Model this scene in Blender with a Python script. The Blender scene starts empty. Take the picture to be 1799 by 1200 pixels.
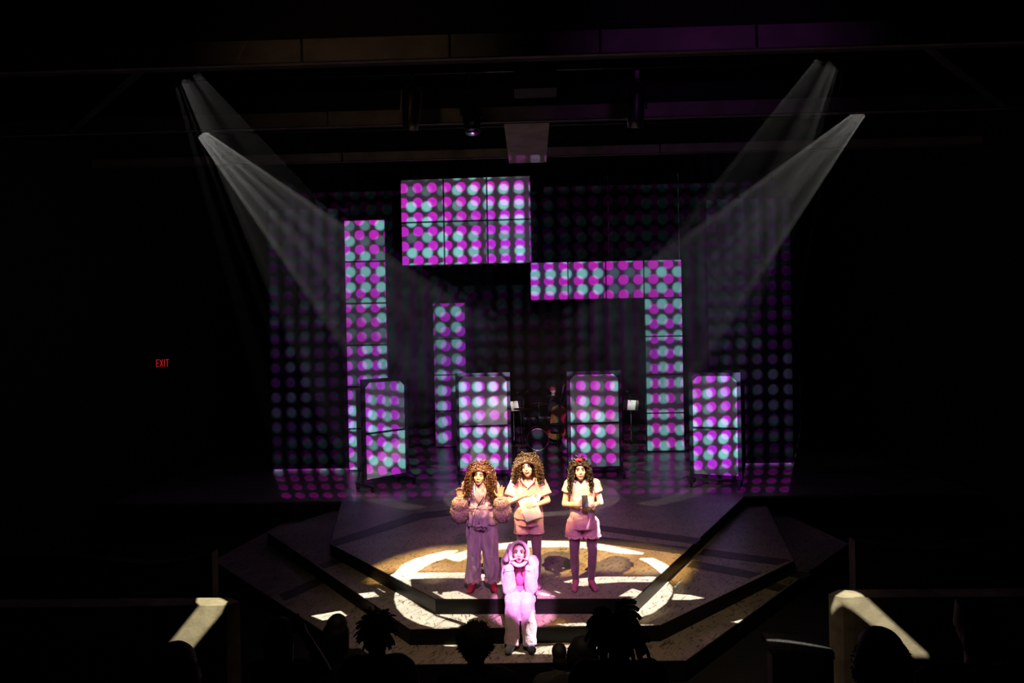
import bpy, bmesh, math, random
import numpy as np
from mathutils import Vector, Matrix, Euler, noise
from mathutils.geometry import delaunay_2d_cdt

random.seed(7)
SC = bpy.context.scene
COL = SC.collection
PI = math.pi
R = math.radians

# ------------------------------------------------------------------ camera
F = 1250.0                       # focal length in pixels of the 1799 px wide frame
CAM = Vector((0, 0, 3.2))        # stage deck is z = 0, +Y runs upstage
ROT = Matrix.Rotation(R(1.65), 3, 'Z') @ Matrix.Rotation(R(90 - 0.46), 3, 'X') @ Matrix.Rotation(R(-1.1), 3, 'Z')
cd = bpy.data.cameras.new('camera'); cam = bpy.data.objects.new('camera', cd); COL.objects.link(cam)
cd.sensor_width = 36; cd.lens = F / 1799 * 36; cd.clip_end = 200
cam.matrix_world = Matrix.Translation(CAM) @ ROT.to_4x4()
SC.camera = cam

# ------------------------------------------------------------------ world, exposure
w = bpy.data.worlds.new('dark_house'); SC.world = w; w.use_nodes = True
w.node_tree.nodes['Background'].inputs[0].default_value = (0.5, 0.4, 0.5, 1)
w.node_tree.nodes['Background'].inputs[1].default_value = 0.0006
vs = SC.view_settings
vs.view_transform = 'Standard'; vs.look = 'None'; vs.exposure = 0; vs.gamma = 1; vs.use_curve_mapping = False


def ray(px, py):
    return ROT @ Vector(((px - 899.5) / F, -(py - 600) / F, -1))


def at_z(px, py, z=0.0):
    d = ray(px, py); return CAM + d * ((z - CAM.z) / d.z)


def at_y(px, py, y):
    d = ray(px, py); return CAM + d * (y / d.y)


# ------------------------------------------------------------------ node helpers
class NG:
    def __init__(s, tree):
        s.t = tree; s.n = tree.nodes; s.l = tree.links

    def node(s, typ, **kw):
        n = s.n.new(typ)
        for k, v in kw.items(): setattr(n, k, v)
        return n

    def put(s, sock, v):
        if isinstance(v, bpy.types.NodeSocket): s.l.new(v, sock)
        else: sock.default_value = v

    def m(s, op, a, b=0.0, c=None, clamp=False):
        n = s.node('ShaderNodeMath', operation=op, use_clamp=clamp)
        s.put(n.inputs[0], a); s.put(n.inputs[1], b)
        if c is not None: s.put(n.inputs[2], c)
        return n.outputs[0]

    def ramp(s, v, a, b, lo=0.0, hi=1.0):
        n = s.node('ShaderNodeMapRange', interpolation_type='SMOOTHSTEP', clamp=True)
        s.put(n.inputs[0], v); s.put(n.inputs[1], a); s.put(n.inputs[2], b); s.put(n.inputs[3], lo); s.put(n.inputs[4], hi)
        return n.outputs[0]

    def mix(s, f, a, b):
        n = s.node('ShaderNodeMix', data_type='RGBA')
        s.put(n.inputs[0], f); s.put(n.inputs[6], a); s.put(n.inputs[7], b)
        return n.outputs[2]


def c4(c): return (c[0], c[1], c[2], 1)


MATS = {}


def mat(name, col, rough=0.6, col2=None, scale=6.0, bump=0.0, bscale=60.0, metal=0.0, sheen=0.0, spec=0.5, emit=None, estr=0.0, stretch=(1, 1, 1)):
    if name in MATS: return MATS[name]
    m = bpy.data.materials.new(name); m.use_nodes = True; MATS[name] = m
    g = NG(m.node_tree); b = g.n['Principled BSDF']
    tc = g.node('ShaderNodeTexCoord'); mp = g.node('ShaderNodeMapping')
    g.l.new(tc.outputs['Object'], mp.inputs[0]); mp.inputs['Scale'].default_value = stretch
    nz = g.node('ShaderNodeTexNoise'); nz.inputs['Scale'].default_value = scale; nz.inputs['Detail'].default_value = 4
    g.l.new(mp.outputs[0], nz.inputs['Vector'])
    c2 = col2 or tuple(x * 0.82 for x in col)
    g.l.new(g.mix(g.ramp(nz.outputs[0], 0.35, 0.65), c4(col), c4(c2)), b.inputs['Base Color'])
    b.inputs['Roughness'].default_value = rough; b.inputs['Metallic'].default_value = metal
    b.inputs['Specular IOR Level'].default_value = spec
    if sheen: b.inputs['Sheen Weight'].default_value = sheen; b.inputs['Sheen Roughness'].default_value = 0.4
    if bump:
        n2 = g.node('ShaderNodeTexNoise'); n2.inputs['Scale'].default_value = bscale; n2.inputs['Detail'].default_value = 3
        g.l.new(mp.outputs[0], n2.inputs['Vector'])
        bp = g.node('ShaderNodeBump'); bp.inputs['Strength'].default_value = bump; bp.inputs['Distance'].default_value = 0.01
        g.l.new(n2.outputs[0], bp.inputs['Height']); g.l.new(bp.outputs[0], b.inputs['Normal'])
    if emit: b.inputs['Emission Color'].default_value = c4(emit); b.inputs['Emission Strength'].default_value = estr
    return m


def floor_mat(name, base, fleck, planks=False, rough=0.42):
    m = bpy.data.materials.new(name); m.use_nodes = True; MATS[name] = m
    g = NG(m.node_tree); b = g.n['Principled BSDF']
    geo = g.node('ShaderNodeNewGeometry')
    f = None
    for ang, sc, off in ((-62, (5.5, 34, 1), 0), (-48, (6.5, 40, 1), 9), (-105, (6, 36, 1), 21)):
        rt = g.node('ShaderNodeMapping'); rt.inputs['Rotation'].default_value = (0, 0, R(ang)); g.l.new(geo.outputs['Position'], rt.inputs[0])
        mp = g.node('ShaderNodeMapping'); mp.inputs['Scale'].default_value = sc; mp.inputs['Location'].default_value = (off, off * 2, 0)
        g.l.new(rt.outputs[0], mp.inputs[0])
        nz = g.node('ShaderNodeTexNoise'); nz.inputs['Scale'].default_value = 1.0; nz.inputs['Detail'].default_value = 2.5; nz.inputs['Roughness'].default_value = 0.6
        g.l.new(mp.outputs[0], nz.inputs[0])
        k = g.ramp(nz.outputs[0], 0.61, 0.65)
        f = k if f is None else g.m('MAXIMUM', f, k)
    big = g.node('ShaderNodeTexNoise'); big.inputs['Scale'].default_value = 1.3; big.inputs['Detail'].default_value = 5
    g.l.new(geo.outputs['Position'], big.inputs[0])
    c = g.mix(g.ramp(big.outputs[0], 0.3, 0.7), c4(base), c4(tuple(x * 0.72 for x in base)))
    c = g.mix(g.m('MULTIPLY', f, 0.35 if planks else 0.85), c, c4(fleck))
    if planks:
        bk = g.node('ShaderNodeTexBrick'); bk.inputs['Scale'].default_value = 1.0
        bk.inputs['Brick Width'].default_value = 1.6; bk.inputs['Row Height'].default_value = 0.22; bk.inputs['Mortar Size'].default_value = 0.006
        bk.inputs['Color1'].default_value = c4((1, 1, 1)); bk.inputs['Color2'].default_value = c4((0.55, 0.52, 0.5)); bk.inputs['Mortar'].default_value = c4((0.25, 0.22, 0.2))
        g.l.new(geo.outputs['Position'], bk.inputs['Vector'])
        n = g.node('ShaderNodeMix', data_type='RGBA', blend_type='MULTIPLY'); n.inputs[0].default_value = 0.8
        g.l.new(c, n.inputs[6]); g.l.new(bk.outputs[0], n.inputs[7]); c = n.outputs[2]
    g.l.new(c, b.inputs['Base Color']); b.inputs['Roughness'].default_value = rough
    return m


# ------------------------------------------------------------------ mesh builder
class MB:
    def __init__(s): s.v = []; s.f = []

    def add(s, vs, fs):
        o = len(s.v); s.v += [tuple(x) for x in vs]; s.f += [tuple(i + o for i in f) for f in fs]; return s

    def box(s, c, sz, rot=None):
        c = Vector(c); h = Vector(sz) / 2
        vs = [Vector((sx * h.x, sy * h.y, sz_ * h.z)) for sz_ in (-1, 1) for sy in (-1, 1) for sx in (-1, 1)]
        if rot is not None: vs = [rot @ v for v in vs]
        return s.add([c + v for v in vs], [(0, 2, 3, 1), (4, 5, 7, 6), (0, 1, 5, 4), (2, 6, 7, 3), (0, 4, 6, 2), (1, 3, 7, 5)])

    def prism(s, poly, z0, z1):
        n = len(poly)
        vs = [(p[0], p[1], z0) for p in poly] + [(p[0], p[1], z1) for p in poly]
        fs = [tuple(range(n - 1, -1, -1)), tuple(range(n, 2 * n))] + [(i, (i + 1) % n, (i + 1) % n + n, i + n) for i in range(n)]
        return s.add(vs, fs)

    def cyl(s, a, b, ra, rb=None, seg=14, caps=True):
        rb = ra if rb is None else rb
        a = Vector(a); b = Vector(b); d = (b - a).normalized()
        x = d.orthogonal().normalized(); y = d.cross(x)
        vs = [c + (x * math.cos(2 * PI * i / seg) + y * math.sin(2 * PI * i / seg)) * r for c, r in ((a, ra), (b, rb)) for i in range(seg)]
        fs = [(i, (i + 1) % seg, (i + 1) % seg + seg, i + seg) for i in range(seg)]
        if caps: fs += [tuple(range(seg - 1, -1, -1)), tuple(range(seg, 2 * seg))]
        return s.add(vs, fs)

    def ell(s, c, r, rot=None, seg=16, rings=10):
        c = Vector(c); vs = [Vector((0, 0, 1))]; fs = []
        for j in range(1, rings):
            t = PI * j / rings
            for i in range(seg):
                p = 2 * PI * i / seg; vs.append(Vector((math.sin(t) * math.cos(p), math.sin(t) * math.sin(p), math.cos(t))))
        vs.append(Vector((0, 0, -1)))
        for i in range(seg): fs.append((0, 1 + i, 1 + (i + 1) % seg))
        for j in range(rings - 2):
            for i in range(seg):
                a = 1 + j * seg + i; b = 1 + j * seg + (i + 1) % seg
                fs.append((a, a + seg, b + seg, b))
        L = len(vs) - 1; o = 1 + (rings - 2) * seg
        for i in range(seg): fs.append((o + (i + 1) % seg, o + i, L))
        out = []
        for v in vs:
            v = Vector((v.x * r[0], v.y * r[1], v.z * r[2]))
            out.append(c + (rot @ v if rot is not None else v))
        return s.add(out, fs)

    def cap(s, a, b, ra, rb=None, seg=14):
        rb = ra if rb is None else rb
        s.cyl(a, b, ra, rb, seg); s.ell(a, (ra,) * 3, seg=seg, rings=8); s.ell(b, (rb,) * 3, seg=seg, rings=8); return s

    def tube(s, pts, r, seg=6, closed=False):
        pts = [Vector(p) for p in pts]; n = len(pts); vs = []; fs = []; x = None
        for i, p in enumerate(pts):
            if closed: d = pts[(i + 1) % n] - pts[i - 1]
            else: d = pts[min(i + 1, n - 1)] - pts[max(i - 1, 0)]
            if d.length < 1e-9: d = Vector((0, 0, 1))
            d.normalize()
            if x is None: x = d.orthogonal().normalized()
            x = x - d * x.dot(d)
            if x.length < 1e-6: x = d.orthogonal()
            x.normalize(); y = d.cross(x)
            rr = r(i / max(1, n - 1)) if callable(r) else r
            vs += [p + (x * math.cos(2 * PI * k / seg) + y * math.sin(2 * PI * k / seg)) * rr for k in range(seg)]
        for i in range(n if closed else n - 1):
            j = (i + 1) % n
            fs += [(i * seg + k, i * seg + (k + 1) % seg, j * seg + (k + 1) % seg, j * seg + k) for k in range(seg)]
        if not closed: fs += [tuple(range(seg - 1, -1, -1)), tuple(range((n - 1) * seg, n * seg))]
        return s.add(vs, fs)

    def lathe(s, prof, c=(0, 0, 0), seg=20, rot=None):
        c = Vector(c); vs = []; fs = []; n = len(prof)
        for i in range(seg):
            a = 2 * PI * i / seg
            for r, z in prof:
                v = Vector((r * math.cos(a), r * math.sin(a), z)); vs.append(c + (rot @ v if rot is not None else v))
        for i in range(seg):
            j = (i + 1) % seg
            fs += [(i * n + k, j * n + k, j * n + k + 1, i * n + k + 1) for k in range(n - 1)]
        return s.add(vs, fs)

    def mesh(s, name):
        me = bpy.data.meshes.new(name); me.from_pydata(s.v, [], s.f); me.update(); return me

    def build(s, name, m, parent=None, smooth=False, loc=None):
        return link(name, s.mesh(name), m, parent, smooth, loc)


def link(name, me, m, parent=None, smooth=False, loc=None):
    o = bpy.data.objects.new(name, me); COL.objects.link(o)
    me.materials.clear(); me.materials.append(m)
    if smooth:
        for p in me.polygons: p.use_smooth = True
    if parent: o.parent = parent
    if loc is not None: o.location = loc
    return o


def thing(name, label, cat, loc=(0, 0, 0), rot=(0, 0, 0), group=None):
    o = bpy.data.objects.new(name, None); COL.objects.link(o); o.empty_display_size = 0.1
    o.location = loc; o.rotation_euler = rot
    return tag(o, label, cat, group)


def tag(o, label, cat, group=None, kind=None):
    o['label'] = label
    if cat: o['category'] = cat
    if group: o['group'] = group
    if kind: o['kind'] = kind
    return o


def struct(o, label=None):
    o['kind'] = 'structure'
    if label: o['label'] = label; o['category'] = o.name.split('_')[0]
    return o


def remesh(mb, vox=0.008, it=4, disp=None, fac=0.5):
    """union of closed shapes as one continuous skin"""
    me = mb.mesh('tmp'); o = bpy.data.objects.new('tmp', me); COL.objects.link(o)
    md = o.modifiers.new('r', 'REMESH'); md.mode = 'VOXEL'; md.voxel_size = vox
    sm = o.modifiers.new('s', 'SMOOTH'); sm.iterations = it; sm.factor = fac
    dg = bpy.context.evaluated_depsgraph_get(); dg.update()
    out = bpy.data.meshes.new_from_object(o.evaluated_get(dg))
    bpy.data.objects.remove(o); bpy.data.meshes.remove(me)
    if disp:
        n = len(out.vertices); co = np.empty(n * 3, 'f'); no = np.empty(n * 3, 'f')
        out.vertices.foreach_get('co', co); out.vertex_normals.foreach_get('vector', no)
        co = co.reshape(-1, 3); no = no.reshape(-1, 3)
        d = np.array([disp(Vector(p)) for p in co], 'f')
        out.vertices.foreach_set('co', (co + no * d[:, None]).ravel()); out.update()
    return out


# ------------------------------------------------------------------ materials
M_deck = floor_mat('painted_deck', (0.40, 0.33, 0.25), (0.035, 0.028, 0.022))
M_plank = floor_mat('plank_floor', (0.42, 0.34, 0.33), (0.05, 0.04, 0.04), planks=True, rough=0.3)
M_band = mat('dark_band_paint', (0.045, 0.038, 0.035), 0.5, (0.09, 0.075, 0.06), 14)
M_riser = mat('black_riser_gloss', (0.0045, 0.005, 0.004), 0.4, (0.008, 0.008, 0.007), 3, stretch=(1, 1, 8), spec=0.16)
M_black = mat('matte_black', (0.006, 0.006, 0.007), 0.8, (0.009, 0.009, 0.01), 4)
M_velour = mat('black_velour', (0.012, 0.012, 0.013), 0.95, (0.008, 0.008, 0.009), 9, bump=0.2, bscale=120)
M_house = mat('house_black', (0.004, 0.004, 0.004), 0.9, (0.006, 0.006, 0.005), 2)
M_screen = mat('white_screen', (0.80, 0.79, 0.80), 0.75, (0.76, 0.76, 0.77), 3)
M_frame = mat('black_frame_paint', (0.022, 0.022, 0.03), 0.45, (0.016, 0.016, 0.024), 10)
M_beam = mat('ceiling_concrete', (0.24, 0.21, 0.19), 0.8, (0.17, 0.15, 0.14), 2.5, bump=0.1)
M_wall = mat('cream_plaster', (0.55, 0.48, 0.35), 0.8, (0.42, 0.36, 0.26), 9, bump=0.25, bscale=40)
M_metal = mat('dark_metal', (0.03, 0.03, 0.03), 0.35, metal=0.6)
M_chrome = mat('bare_steel', (0.5, 0.5, 0.5), 0.25, metal=1.0)
M_seat = mat('seat_fabric', (0.010, 0.010, 0.012), 0.9, (0.016, 0.015, 0.016), 30)
M_skin = mat('skin', (0.62, 0.40, 0.29), 0.5, (0.57, 0.35, 0.25), 20)
M_skin2 = mat('skin_light', (0.72, 0.50, 0.40), 0.5, (0.66, 0.44, 0.34), 20)
M_eyew = mat('eye_white', (0.75, 0.73, 0.7), 0.2)
M_iris = mat('iris', (0.02, 0.012, 0.008), 0.15)
M_lip = mat('lips', (0.36, 0.07, 0.07), 0.4)
M_mouth = mat('open_mouth', (0.04, 0.008, 0.008), 0.6)
M_satin = mat('lilac_satin', (0.60, 0.42, 0.55), 0.2, (0.46, 0.32, 0.43), 9, bump=0.4, bscale=18, stretch=(1, 1, 0.4), spec=1.0)
M_fur = mat('blush_fur', (0.74, 0.52, 0.47), 0.9, (0.62, 0.42, 0.38), 20, sheen=0.4)
M_pjpink = mat('pink_pyjama', (0.78, 0.44, 0.46), 0.75, (0.70, 0.38, 0.41), 10, bump=0.1, bscale=30)
M_tee = mat('pale_tee', (0.80, 0.62, 0.58), 0.8, (0.74, 0.55, 0.52), 10)
M_short = mat('rose_shorts', (0.75, 0.38, 0.46), 0.8, (0.68, 0.33, 0.41), 12)
M_tight = mat('sheer_tights', (0.30, 0.14, 0.22), 0.45, (0.22, 0.10, 0.16), 8, sheen=0.3)
M_sock = mat('rose_socks', (0.55, 0.14, 0.26), 0.85)
M_shoe = mat('red_slippers', (0.50, 0.02, 0.05), 0.7)
M_fleece = mat('pink_fleece', (0.86, 0.60, 0.72), 0.95, (0.80, 0.52, 0.66), 30, bump=0.6, bscale=90, sheen=0.5)
M_fleece2 = mat('rose_jersey', (0.80, 0.20, 0.42), 0.9)
M_grey = mat('grey_slipper', (0.36, 0.36, 0.46), 0.9)
M_auburn = mat('auburn_hair', (0.11, 0.034, 0.008), 0.36, (0.035, 0.011, 0.003), 40)
M_brownh = mat('brown_hair', (0.085, 0.045, 0.017), 0.36, (0.03, 0.015, 0.006), 40)
M_darkh = mat('dark_hair', (0.022, 0.010, 0.006), 0.36, (0.010, 0.005, 0.003), 40)
M_paper = mat('paper', (0.82, 0.81, 0.80), 0.7)
M_ink = mat('ink', (0.03, 0.02, 0.03), 0.6)
M_phone = mat('phone_case', (0.010, 0.010, 0.012), 0.6)
M_gold = mat('gold', (0.9, 0.6, 0.1), 0.3, metal=0.7)
M_red = mat('red_knit', (0.45, 0.02, 0.04), 0.9)
M_purple = mat('purple_ribbon', (0.24, 0.05, 0.45), 0.6)
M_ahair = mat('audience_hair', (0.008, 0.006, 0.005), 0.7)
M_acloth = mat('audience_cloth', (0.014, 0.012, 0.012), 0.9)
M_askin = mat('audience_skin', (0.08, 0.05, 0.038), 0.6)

# ------------------------------------------------------------------ lamps with gobo plates
BLACKPLATE = M_black


def frame_to(pos, target):
    """matrix whose -Z looks from pos to target"""
    d = (Vector(target) - Vector(pos)).normalized()
    return Matrix.Translation(Vector(pos)) @ d.to_track_quat('-Z', 'Y').to_matrix().to_4x4()


def inside(p, poly):
    x, y = p; c = False; n = len(poly)
    for i in range(n):
        x1, y1 = poly[i]; x2, y2 = poly[i - 1]
        if (y1 > y) != (y2 > y) and x < (x2 - x1) * (y - y1) / (y2 - y1) + x1: c = not c
    return c


def spot_fixture(label, pos, target, power, color, polys=None, half=None, soft=0.0006, dist=0.30, group='theatre spotlights', blend=0.0, name='theatre_spotlight'):
    """a profile spotlight: barrel, yoke, clamp and (when polys are given) a gobo plate with the holes cut into it"""
    Mx = frame_to(pos, target); inv = Mx.inverted()
    loc2 = []
    if polys:
        for poly in polys:
            q = [inv @ Vector(p) for p in poly]; loc2.append([(v.x / -v.z, v.y / -v.z) for v in q])
        half = math.degrees(math.atan(max(math.hypot(*p) for q in loc2 for p in q))) + 1.5
    ld = bpy.data.lights.new(name + '_lamp', 'SPOT'); ld.energy = power; ld.color = color; ld.shadow_soft_size = soft
    ld.spot_size = R(half * 2); ld.spot_blend = blend
    t = thing(name, label, 'spotlight', group=group); t.matrix_world = Mx
    lo = bpy.data.objects.new(name + '_lamp', ld); COL.objects.link(lo); lo.parent = t
    rad = math.tan(R(half)) * dist + 0.012
    rb = max(rad, 0.07)
    b = MB(); b.lathe([(rb, -dist), (rb + 0.008, -dist), (rb + 0.008, 0.05), (rb * 0.9, 0.22), (rb * 0.45, 0.27), (0.001, 0.27)], seg=24)
    b.lathe([(rb + 0.008, -dist), (rb + 0.03, -dist), (rb + 0.03, -dist + 0.03), (rb + 0.008, -dist + 0.03)], seg=24)
    b.build('housing', M_metal, t, True)
    y = MB(); yw = rb + 0.045
    y.tube([(-yw, 0, 0), (-yw, 0.10, 0.03), (-yw * 0.8, rb + 0.14, 0.06), (yw * 0.8, rb + 0.14, 0.06), (yw, 0.10, 0.03), (yw, 0, 0)], 0.012, 6)
    y.build('yoke', M_metal, t)
    k = MB(); k.box((0, rb + 0.19, 0.06), (0.05, 0.09, 0.05)); k.build('clamp', M_metal, t)
    if polys:
        n = 40; vs = [(math.cos(2 * PI * i / n) * rad * 1.0, math.sin(2 * PI * i / n) * rad) for i in range(n)]
        ed = [(i, (i + 1) % n) for i in range(n)]; cut = []
        for q in loc2:
            o = len(vs); q = [(a * dist, b_ * dist) for a, b_ in q]; cut.append(q); vs += q
            ed += [(o + i, o + (i + 1) % len(q)) for i in range(len(q))]
        ov, oe, of = delaunay_2d_cdt([Vector(v) for v in vs], ed, [], 0, 1e-7)[:3]
        g = MB(); g.v = [(v.x, v.y, -dist) for v in ov]
        for f in of:
            c = sum((ov[i] for i in f), Vector((0, 0))) / len(f)
            if not any(inside(c, q) for q in cut): g.f.append(tuple(f))
        g.build('gobo_plate', BLACKPLATE, t)
    return t, Mx, half


def haze_beam(label, Mx, half, l0, l1, dens, col=(1, 1, 1)):
    a = math.tan(R(half + 0.4)); g = MB(); g.cyl((0, 0, -l0), (0, 0, -l1), a * l0, a * l1, 32)
    m = bpy.data.materials.new('haze_%g' % dens); m.use_nodes = True; k = NG(m.node_tree)
    k.n.remove(k.n['Principled BSDF'])
    v = k.node('ShaderNodeVolumeScatter'); v.inputs['Density'].default_value = dens; v.inputs['Color'].default_value = c4(col); v.inputs['Anisotropy'].default_value = 0.5
    k.l.new(v.outputs[0], k.n['Material Output'].inputs['Volume'])
    o = g.build('haze_beam', m); o.matrix_world = Mx
    return tag(o, label, 'haze', kind='stuff')


def px_polys(data):
    """[(level, [image points])] -> world polygons on the deck levels"""
    return [[at_z(x, y, z) for x, y in pts] for z, pts in data]


def zA(p): return [(660 + x / 6.425, 930 + y / 6.425) for x, y in p]      # two crops the outlines were read from
def zB(p): return [(920 + x / 5.29, 930 + y / 5.29) for x, y in p]


L1, L2, L3 = -0.19, -0.38, -0.62

# ---- white ring gobo, thrown by the two front beams
arcs = [
    (0, zA([(150, 520), (210, 500), (300, 400), (450, 330), (620, 280), (800, 240), (940, 235), (800, 328), (650, 370), (550, 430), (450, 488), (600, 488), (1040, 490), (1280, 515), (1440, 560), (1435, 645), (1300, 590), (1040, 555), (800, 550), (390, 560), (400, 668)])),
    (0, zA([(805, 330), (850, 290), (950, 260), (1060, 225), (1200, 180), (1590, 140), (1760, 132), (1760, 196), (1590, 205), (1380, 230), (1200, 270), (1060, 300), (1020, 330), (940, 365), (870, 355)])),
    (0, zB([(20, 108), (180, 105), (440, 110), (680, 130), (900, 170), (1120, 220), (1100, 235), (900, 225), (700, 190), (440, 165), (20, 168)])),
    (0, zB([(1080, 265), (1200, 265), (1300, 310), (1360, 350), (1290, 420), (1230, 370), (1150, 310), (1080, 280)])),
    (0, zB([(245, 525), (450, 465), (700, 440), (1000, 440), (1230, 440), (1200, 490), (900, 490), (680, 505), (450, 555)])),
]
left_bits = [
    (0, zA([(640, 705), (700, 703), (690, 720), (745, 745), (760, 712), (920, 695), (1150, 785), (790, 790)])),
    (L1, zA([(220, 715), (210, 800), (240, 890), (330, 990), (500, 1070), (640, 1105), (930, 1105), (955, 1080), (700, 990), (500, 880), (350, 770), (250, 710)])),
    (L1, zA([(670, 960), (1070, 955), (1150, 990), (1040, 1020), (1060, 1070), (900, 1020)])),
    (L1, [(630, 1043), (656, 1040), (666, 1048), (640, 1051)]),
    (L2, [(547, 1082), (598, 1073), (610, 1082), (567, 1090)]),
    (L2, [(773, 1131), (803, 1131), (803, 1136), (783, 1135)]),
]
right_bits = [
    (0, zB([(885, 622), (1010, 550), (1110, 580), (1060, 625)])),
    (0, zB([(200, 538), (345, 590), (330, 594), (205, 546)])),
    (0, zB([(130, 570), (300, 625), (120, 612)])),
    (L1, zB([(1330, 475), (1385, 540), (1380, 600), (1320, 690), (1200, 780), (1050, 830), (1000, 830), (950, 780), (1070, 740), (1200, 620)])),
    (L1, zB([(1400, 600), (1550, 610), (1680, 640), (1540, 655), (1380, 655)])),
    (L1, zB([(560, 868), (600, 888), (700, 868), (700, 893), (400, 900), (300, 880)])),
    (L2, [(900, 1140), (1055, 1128), (1055, 1145), (975, 1149), (900, 1149)]),
    (L2, [(1115, 1126), (1140, 1126), (1118, 1130)]),
    (L2, [(1284, 1093), (1306, 1088), (1298, 1095)]),
]
soft_bits_l = [(0, zA([(570, 470), (620, 410), (690, 385), (760, 390), (830, 450), (800, 485)])), (0, zA([(550, 565), (800, 558), (790, 580), (640, 605), (560, 600)]))]
soft_bits_r = [(0, zB([(1050, 360), (1200, 355), (1270, 400), (1230, 436), (1080, 435), (1050, 400)])), (L1, zB([(1405, 550), (1440, 505), (1480, 550), (1470, 595), (1395, 590)])),
               (L1, zB([(1310, 735), (1350, 735), (1270, 790), (1040, 885), (1060, 845)]))]
amber_bits = [(L1, zB([(130, 875), (230, 805), (430, 850), (360, 890), (130, 895)])), (L2, [(970, 1129), (1000, 1128), (1000, 1131), (975, 1132)])]

WHITE = (1.0, 0.97, 0.90)
pL = at_y(281, 55, 8.1); pR = at_y(1500, 22, 8.1)
cen = at_z(930, 1030, 0)
_, mxL, hL = spot_fixture('black profile spotlight above left front ceiling beam throwing the upper left beam', pL, cen, 9500, WHITE, px_polys(arcs + left_bits), group='spotlights in the grid')
_, mxR, hR = spot_fixture('black profile spotlight above right front ceiling beam throwing the upper right beam', pR, cen, 9500, WHITE, px_polys(arcs + right_bits), group='spotlights in the grid')
# ---- the two brighter side beams further upstage
pL2 = at_y(323, 205, 10.75); pR2 = at_y(1545, 165, 10.75)


def bar_polys(c, pos, rad):
    """slotted gobo: one wide bright lobe and a thin rim, as seen in the beams"""
    Mx = frame_to(pos, c); d = (Vector(c) - Vector(pos)).length; out = []
    n = 26
    def pt(r, a): return Mx @ Vector((math.cos(a) * r * rad, math.sin(a) * r * rad, -d))
    for a0, a1, r0, r1 in ((0.15, 3.0, 0.84, 1.0), (3.2, 6.1, 0.84, 1.0), (0.4, 2.2, 0.0, 0.42), (3.4, 5.2, 0.0, 0.42)):
        ps = [pt(r1, a0 + (a1 - a0) * i / n) for i in range(n + 1)] + [pt(max(r0, 0.12), a1 - (a1 - a0) * i / n) for i in range(n + 1)]
        out.append(ps)
    return out


tL2 = at_z(985, 860, 0); tR2 = at_z(880, 862, 0)
_, mxL2, hL2 = spot_fixture('black profile spotlight behind second ceiling beam throwing the bright left beam', pL2, tL2, 1150, (1, 0.98, 0.9), bar_polys(tL2, pL2, 2.15), group='spotlights in the grid')
_, mxR2, hR2 = spot_fixture('black profile spotlight behind second ceiling beam throwing the bright right beam', pR2, tR2, 950, (1, 0.98, 0.9), bar_polys(tR2, pR2, 2.15), group='spotlights in the grid')

# ---- amber face light from the front catwalk
AMB = (1.0, 0.62, 0.20)
amb_r = [at_z(x, y, 0) for x, y in ((640, 1004), (700, 978), (760, 962), (1000, 950), (1130, 955), (1215, 972), (1190, 1004), (1060, 1010), (800, 1010))]
spot_fixture('front catwalk spotlight with amber filter aimed at the standing trio', (-1.5, 4.7, 7.2), at_z(930, 985, 0), 8500, AMB, [amb_r], soft=0.004, group='front of house spotlights')
spot_fixture('front catwalk spotlight with straw filter aimed at the standing trio', (1.6, 4.5, 7.3), at_z(930, 985, 0), 4600, (1.0, 0.74, 0.36), [[at_z(x, y, 0) for x, y in ((690, 1000), (760, 968), (1000, 952), (1110, 965), (1100, 1002), (900, 1008))]], soft=0.004, group='front of house spotlights')
spot_fixture('front catwalk spotlight throwing amber patches on the lower steps', (0.4, 4.4, 7.2), at_z(1000, 1060, L1), 1800, (1.0, 0.55, 0.05), px_polys(amber_bits), group='front of house spotlights')
spot_fixture('front catwalk spotlight throwing pale patches on the deck', (-0.6, 4.4, 7.2), at_z(960, 1020, 0), 2600, (1.0, 0.92, 0.62), px_polys(soft_bits_l + soft_bits_r), soft=0.003, group='front of house spotlights')
# ---- magenta follow spot on the seated performer, purple wash over the deck, unseen warm fill added to lift the floor
spot_fixture('front catwalk followspot with magenta filter aimed at the seated performer', (0.75, 3.3, 6.3), (-0.12, 8.3, 0.28), 10500, (1.0, 0.38, 0.93), half=2.95, soft=0.02, group='front of house spotlights', blend=0.45)
spot_fixture('front catwalk wash light with purple filter over the upper deck', (0.3, 2.6, 5.6), (0.1, 10.9, 0.2), 1200, (0.74, 0.24, 0.78), half=13.5, soft=0.05, group='front of house spotlights', blend=0.5)
spot_fixture('unseen warm fill light added over the steps', (-0.3, 3.2, 7.4), (0.2, 8.2, 0), 560, (1.0, 0.74, 0.48), half=24, soft=0.08, group='front of house spotlights', blend=0.8)
# ---- hard white slashes on the two entrance walls
WY = 6.4


def wall_y(px, py): return at_y(px, py, WY)


WTH = 0.2                                                  # wall thickness
ZTL = at_y(380, 1050, WY + WTH).z; ZTR = at_y(1490, 1036, WY + WTH).z


def wall_top(z, pts): return [at_z(x, y, z) for x, y in pts]


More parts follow.
